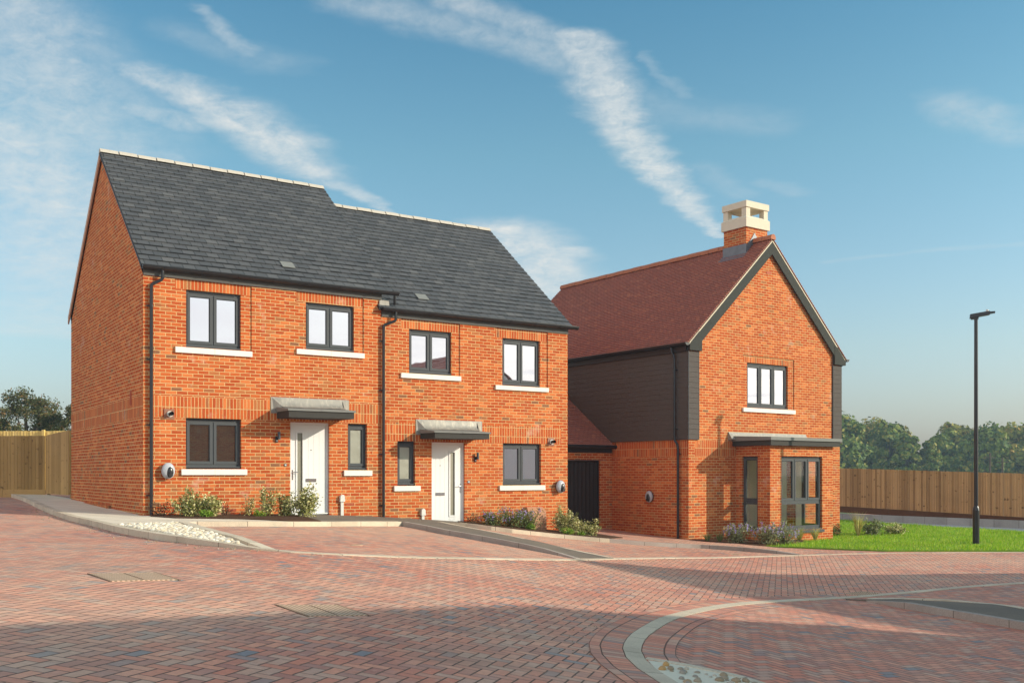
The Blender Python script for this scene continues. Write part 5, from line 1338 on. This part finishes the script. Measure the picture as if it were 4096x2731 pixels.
def tuft(name, x, y, z, w, h, label, mat, seed, n=90, group=None):
    rs = np.random.RandomState(seed); o = thing(name, label, 'ornamental grass', x, y, z, 0, group)
    a = rs.uniform(0, 6.283, n); l = rs.uniform(.5, 1, n)*h; r = rs.uniform(.1, 1, n)*w/2
    b = np.stack([np.cos(a)*.03, np.sin(a)*.03, np.full(n, z)], 1); t = np.stack([np.cos(a)*r, np.sin(a)*r, z+l], 1)
    mid = (b+t)/2 + np.stack([np.cos(a)*r*-.12, np.sin(a)*r*-.12, l*.12], 1)
    sd = np.stack([-np.sin(a+1), np.cos(a+1), np.zeros(n)], 1)*.005
    p = np.stack([b-sd, b+sd, mid+sd, mid-sd, mid-sd, mid+sd, t+sd*.2, t-sd*.2], 1).reshape(-1, 3); f = np.arange(8*n).reshape(-1, 4)
    np_mesh('blades', p, f, M[mat], o); return o
x, y, z = gB(.05, -.65); tuft('grass_tuft', x, y, z, .5, .26, 'small green grass tuft in the mulch near the brick corner', 'leaf_green', 80, 60, G3)
x, y, z = gB(.33, -.85); tuft('grass_tuft', x, y, z, .5, .32, 'second green grass tuft in the mulch, nearer the violet shrubs', 'leaf_green', 81, 70, G3)
x, y, z = gB(2.75, -1.6); tuft('grass_tuft', x, y, z, .55, .40, 'straw tuft under the bay window, left one', 'dry', 82, 90, G3)
x, y, z = gB(3.45, -1.6); tuft('grass_tuft', x, y, z, .55, .36, 'straw tuft under the bay window, right one', 'dry', 83, 90, G3)
tuft('tall_dry_grass', 10.75, 31.2, g(10.7)+.05, .75, .78, 'tall straw coloured grass right of the gable house', 'dry', 84, 130, G3)
shrub('green_shrub', 9.95, 31.3, g(10)+.05, .8, .45, 'low dark green plant against the gable house corner', 'leaf_green', 85, .035, 600, 18, None, G3)
shrub('rounded_shrub', 11.35, 31.6, g(11.3)+.05, .85, .62, 'rounded grey green shrub beside the tall dry grass', 'leaf_grey', 86, .034, 1000, 20, None, G3)
shrub('rounded_shrub', 12.05, 31.7, g(12)+.05, .85, .42, 'lower pale shrub, the rightmost on the lawn', 'leaf_var', 87, .032, 800, 20, None, G3)

# lawn blades
def lawn_blades():
    rs = np.random.RandomState(9); poly = LAWN; n = 150000
    xx = rs.uniform(6.7, 24, n); yy = rs.uniform(25.2, 42.3, n)
    keep = (rs.uniform(0, 1, n) < np.clip(1.5 - (yy-25)/13, .25, 1.0))
    ins = np.zeros(n, bool); j = len(poly)-1
    for i in range(len(poly)):
        xi, yi = poly[i]; xj, yj = poly[j]
        cnd = ((yi > yy) != (yj > yy)) & (xx < (xj-xi)*(yy-yi)/(yj-yi+1e-9)+xi); ins ^= cnd; j = i
    ins &= keep
    # keep clear of the house
    rx, ry_ = xx-PB[0], yy-PB[1]; t = rx*dB[0]+ry_*dB[1]; q = rx*eB[0]+ry_*eB[1]
    ins &= ~((t > -.1) & (t < 6.9) & (q > -.05)); ins &= ~((t > 1.9) & (t < 4.8) & (q > -1.3)); ins &= ~((q > -2.0) & (t < 2.9))
    xx, yy = xx[ins], yy[ins]; n = len(xx)
    tab = np.array([g(v) for v in np.linspace(6, 25, 400)]); zz = np.interp(xx, np.linspace(6, 25, 400), tab) + .05
    lump = .8 + .35*np.sin(xx*2.1+1.3*np.sin(yy*1.7))*np.sin(yy*2.7)
    h = rs.uniform(.03, .11, n)*lump; a = rs.uniform(0, 6.283, n); w = rs.uniform(.006, .011, n)
    lx_, ly_ = rs.normal(size=n)*.025, rs.normal(size=n)*.025
    p = np.stack([np.stack([xx-np.cos(a)*w, yy-np.sin(a)*w, zz-.01], 1), np.stack([xx+np.cos(a)*w, yy+np.sin(a)*w, zz-.01], 1), np.stack([xx+lx_, yy+ly_, zz+h], 1)], 1).reshape(-1, 3)
    tag(np_mesh('grass', p, np.arange(3*n).reshape(-1, 3), M['grass']), 'bright green mown grass of the lawn by the gable house', 'grass', None, 'stuff')
lawn_blades()

# ------------------------------------------------------------------ neighbours outside the view that throw the long shadows
def neighbour(name, label, x, y, ang, L, Wd, zbase, ez, rz, mat_roof, mat_wall='brick'):
    """ridge runs along local x from 0 to L; local y from -Wd/2 to Wd/2"""
    o = thing(name, label, 'house', x, y, zbase, ang)
    w = MB(); h = Wd/2
    wall_front(w, 0, L, zbase, ez, [(1.2,2.4,zbase+.9,zbase+2.0,'hole',.1,None),(L-2.6,L-1.4,zbase+.9,zbase+2.0,'hole',.1,None)] , y0=-h)
    w.face([(0,h,zbase),(0,-h,zbase),(0,-h,ez),(0,0,rz-.1),(0,h,ez)]); w.face([(L,-h,zbase),(L,h,zbase),(L,h,ez),(L,0,rz-.1),(L,-h,ez)]); w.face([(L,h,zbase),(0,h,zbase),(0,h,ez),(L,h,ez)])
    w.build('wall', M[mat_wall], o)
    for a in (1.2, L-2.6):
        fr = MB(); fr.ring(a, a+1.2, zbase+.9, zbase+2.0, -h+.06, -h+.12, .05); f = fr.build('window', M['anth'], o)
        MB().face([(a+.05,-h+.09,zbase+.95),(a+1.15,-h+.09,zbase+.95),(a+1.15,-h+.09,zbase+1.95),(a+.05,-h+.09,zbase+1.95)]).build('pane', M['glass_low'], f)
        MB().box(a-.1, a+1.3, -h-.05, -h+.05, zbase+.77, zbase+.895).build('sill', M['stone'], f)
    r = MB(); k = (rz-ez)/h; roof_slope(r, -.1, L+.1, (-h-.15, ez-.15*k+.05), (0, rz), 14, .03); roof_slope(r, -.1, L+.1, (h+.15, ez-.15*k+.05), (0, rz), 14, .03)
    r.build('roof', M[mat_roof], o)
    return o
neighbour('neighbouring_house', 'narrow brick house on the near side of the road, out of view', 15.86, 8.63, math.atan2(-.636,-.772), 8.0, 5.2, -2.2, 2.22, 4.87, 'slate')
neighbour('neighbouring_house', 'pale rendered house across the road, out of view to the right', 19.6, 15.6, math.atan2(-.8,.6), 7.6, 7.4, -2.3, 3.1, 5.9, 'tile', 'render')

# ------------------------------------------------------------------ sky and light
SUN_EL = R(21.8); SD = Vector((.9867, -.163, 0)).normalized()
sun = bpy.data.lights.new('sun', 'SUN'); sun.energy = 4.0; sun.angle = R(.6); sun.color = (1.0, .87, .70)
so = bpy.data.objects.new('sun', sun); col.objects.link(so)
dirv = Vector((SD.x*math.cos(SUN_EL), SD.y*math.cos(SUN_EL), math.sin(SUN_EL)))
so.rotation_euler = dirv.to_track_quat('Z', 'Y').to_euler(); so.location = (30, -5, 20)
w = bpy.data.worlds.new('World'); scene.world = w; w.use_nodes = True
class WT(NT):
    def __init__(s): s.t = w.node_tree; s.t.nodes.clear(); s.out = s.t.nodes.new('ShaderNodeOutputWorld')
t = WT()
sky = t.n('ShaderNodeTexSky'); sky.sky_type = 'NISHITA'; sky.sun_disc = False; sky.sun_elevation = SUN_EL
sky.sun_rotation = math.atan2(SD.x, SD.y); sky.air_density = 1.2; sky.dust_density = 2.0; sky.ozone_density = 1.0; sky.altitude = 50
dv = t.n('ShaderNodeTexCoord').outputs['Generated']; dx, dy, dz = t.sep(dv)
zc_ = t.m('MAXIMUM', dz, .02); px = t.m('DIVIDE', dx, zc_); py = t.m('DIVIDE', dy, zc_)
P2 = t.xyz(px, py)
# cirrus streaks on a high flat layer: (x0,y0,w0,x1,y1,w1,strength)
CL = CLOUDS = [
 (0.152,2.315,0.052,0.231,2.576,0.073,0.75),
 (0.231,2.576,0.073,0.322,2.932,0.072,0.85),
 (0.322,2.932,0.072,0.500,3.359,0.066,0.85),
 (0.500,3.359,0.066,0.711,3.866,0.056,0.80),
 (0.711,3.866,0.056,0.874,4.257,0.024,0.70),
]
warp = t.vm('SCALE', t.vm('SUBTRACT', t.noise(P2, 6.0, 4.0, .6, out=1), (.5,.5,.5)), .14)
warp2 = t.vm('SCALE', t.vm('SUBTRACT', t.noise(P2, 1.2, 3.0, .6, out=1), (.5,.5,.5)), .25)
wx, wy, _ = t.sep(t.vm('ADD', t.vm('ADD', P2, warp), warp2))
wxs, wys, _ = t.sep(t.vm('ADD', P2, warp))
pys = t.m('MAXIMUM', py, .3)
Q = t.xyz(t.m('MULTIPLY', t.m('DIVIDE', px, pys), 3.4), t.m('MULTIPLY', t.m('LOGARITHM', pys, 2.718), 2.2))
acc = None; soft = None
CL2 = [ # broad soft patches and faint veils
 (-0.349,2.085,0.072,-0.075,2.292,0.084,0.42),
 (-0.075,2.292,0.084,0.18,2.464,0.08,0.45),
 (-0.15,2.085,0.054,0.175,2.387,0.062,0.5),
 (-0.923,2.517,0.06,-0.822,2.725,0.094,0.75),
 (-0.822,2.725,0.094,-0.713,3.07,0.113,0.9),
 (-0.713,3.07,0.113,-0.642,3.36,0.102,0.85),
 (-0.647,3.385,0.073,-0.462,3.867,0.02,0.6),
 (-1.07,2.725,0.047,-0.923,2.896,0.075,0.5),
 (-1.026,2.085,0.136,-1.329,3.049,0.291,0.55),
 (-1.494,2.933,0.229,-1.68,3.933,0.307,0.75),
 (-2.232,4.38,0.228,-2.251,5.164,0.246,0.55),
 (-1.183,2.363,0.027,-1.031,2.464,0.032,0.6),
 (-1.157,3.049,0.079,-1.069,3.265,0.057,0.35),
 (-0.028,4.108,0.16,0.121,4.74,0.226,0.95),
 (0.121,4.74,0.226,0.237,5.815,0.252,0.9),
 (0.223,4.509,0.107,0.321,5.536,0.12,0.8),
 (-1.728,3.741,0.243,-2.283,4.943,0.321,0.62),
 (-2.283,4.943,0.321,-3.23,7.06,0.398,0.42),
 (-0.658,2.184,0.028,-0.623,2.412,0.038,0.45),
 (-0.741,2.292,0.06,-0.578,2.49,0.076,0.18),
 (1.209,2.725,0.071,1.514,2.971,0.077,0.36),
 (0.339,2.412,0.015,0.431,2.663,0.023,0.2),
 (0.351,2.758,0.108,0.728,2.878,0.087,0.17),
 (0.6,3.265,0.048,0.838,3.624,0.053,0.16),
 (0.876,3.461,0.036,1.034,3.596,0.047,0.18),
 (1.487,4.74,0.045,2.232,4.38,0.042,0.16),
 (-3.039,5.965,0.207,-2.769,6.29,0.164,0.35),
]
def seg(x0, y0, w0, x1, y1, w1, st_, X, Y):
    ex, ey = x1-x0, y1-y0; L2 = ex*ex+ey*ey or 1e-6
    rx = t.m('SUBTRACT', X, x0); ry = t.m('SUBTRACT', Y, y0)
    h = t.m('DIVIDE', t.m('ADD', t.m('MULTIPLY', rx, ex), t.m('MULTIPLY', ry, ey)), L2, clamp=True)
    ax = t.m('SUBTRACT', rx, t.m('MULTIPLY', h, ex)); ay = t.m('SUBTRACT', ry, t.m('MULTIPLY', h, ey))
    d = t.m('SQRT', t.m('ADD', t.m('MULTIPLY', ax, ax), t.m('MULTIPLY', ay, ay)))
    wd = t.m('ADD', t.m('MULTIPLY', h, w1-w0), w0)
    return t.m('MULTIPLY', t.mr(t.m('DIVIDE', d, wd), 1.7, .1, 0.0, 1.0, True), st_)
for c in CL:
    m_ = seg(*c, wxs, wys); acc = m_ if acc is None else t.m('MAXIMUM', acc, m_)
for c in CL2:
    m_ = seg(*c, wx, wy); soft = m_ if soft is None else t.m('MAXIMUM', soft, m_)
fine = t.noise(P2, 14.0, 6.0, .68, .6)
wisp = t.noise(t.vm('MULTIPLY', P2, (9.0, 4.0, 1.0)), 1.9, 8.0, .74, 1.0)
cm = t.m('MULTIPLY', acc, t.mr(t.m('MULTIPLY', t.m('ADD', fine, wisp), .5), .30, .60, .30, 1.0))
if soft is not None:
    mott = t.mr(t.m('ADD', t.m('MULTIPLY', t.noise(Q, 8.0, 9.0, .70, .3), .75), t.m('MULTIPLY', wisp, .25)), .34, .62, .28, 1.0)
    cm = t.m('MAXIMUM', cm, t.m('MULTIPLY', soft, mott))
up = t.mr(dz, .03, .10)
fr_ = t.m('GREATER_THAN', dy, 0.0)
cm = t.m('MULTIPLY', t.m('MULTIPLY', cm, up), fr_)
hs = t.n('ShaderNodeHueSaturation'); t.link(sky.outputs[0], hs.inputs['Color']); hs.inputs['Saturation'].default_value = 1.0
SKYK = .10
tint = t.ramp(dz, [(0.0, (1.24,1.34,1.95)), (.12, (1.22,1.42,1.62)), (.30, (.92,1.38,1.42)), (.45, (.58,1.16,1.30))])
base = t.mix(1.0, hs.outputs[0], tint, 'MULTIPLY')
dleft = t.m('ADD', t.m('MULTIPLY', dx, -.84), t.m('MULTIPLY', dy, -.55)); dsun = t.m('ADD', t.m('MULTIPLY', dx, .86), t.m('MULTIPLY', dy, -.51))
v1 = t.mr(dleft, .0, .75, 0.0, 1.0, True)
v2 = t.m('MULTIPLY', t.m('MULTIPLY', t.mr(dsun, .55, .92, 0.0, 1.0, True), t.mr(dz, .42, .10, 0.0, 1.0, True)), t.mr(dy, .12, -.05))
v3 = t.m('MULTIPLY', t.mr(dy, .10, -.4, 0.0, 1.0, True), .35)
fill_sky = t.m('MULTIPLY', t.m('MAXIMUM', t.m('MAXIMUM', v1, v2), v3), t.mr(t.noise(P2, .8, 4.0, .6), .3, .7, .8, 1.0))  # bright sky added out of view to fill shaded walls and whiten window reflections
base = t.mix(fill_sky, base, (9.6, 9.4, 9.3))
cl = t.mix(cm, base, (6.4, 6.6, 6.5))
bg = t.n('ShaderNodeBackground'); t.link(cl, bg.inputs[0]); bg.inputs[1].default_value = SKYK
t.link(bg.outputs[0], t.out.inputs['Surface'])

HAZE = 0.0008
if HAZE:
    m = MB(); m.box(-70, 260, -30, 240, -7.5, 14.0); hz = m.build('haze', []) if False else None
    me = bpy.data.meshes.new('haze'); vv = [(x, y, z) for x in (-90, 260) for y in (-35, 240) for z in (-6.8, 13.5)]
    me.from_pydata(vv, [], [(0,1,3,2),(4,6,7,5),(0,4,5,1),(2,3,7,6),(0,2,6,4),(1,5,7,3)]); me.update()
    hz = bpy.data.objects.new('haze', me); col.objects.link(hz); tag(hz, None, None, None, 'stuff')
    t2 = NT('morning_haze'); pv = t2.n('ShaderNodeVolumePrincipled'); pv.inputs['Color'].default_value = (.64,.84,1.0,1); pv.inputs['Density'].default_value = HAZE; pv.inputs['Anisotropy'].default_value = .3
    t2.link(pv.outputs[0], t2.out.inputs['Volume']); me.materials.append(t2.mat)

# ------------------------------------------------------------------ camera and render
cam = bpy.data.cameras.new('camera'); cam.sensor_width = 36; cam.lens = 36*4020/4096; cam.shift_y = (1893-1365.5)/4096
cam.clip_start = .05; cam.clip_end = 4000
co = bpy.data.objects.new('camera', cam); col.objects.link(co); co.location = (0, 0, ZC); co.rotation_euler = (R(90), 0, 0); scene.camera = co
scene.view_settings.view_transform = 'Standard'; scene.view_settings.look = 'None'; scene.view_settings.exposure = 0.28; scene.view_settings.gamma = 1
scene.view_settings.use_curve_mapping = False
scene.render.engine = 'CYCLES'
cy = scene.cycles; cy.use_denoising = True; cy.max_bounces = 7; cy.diffuse_bounces = 4; cy.glossy_bounces = 3; cy.transmission_bounces = 4; cy.transparent_max_bounces = 8; cy.volume_bounces = 0
cy.sample_clamp_indirect = 6
try: cy.denoiser = 'OPENIMAGEDENOISE'
except Exception: pass
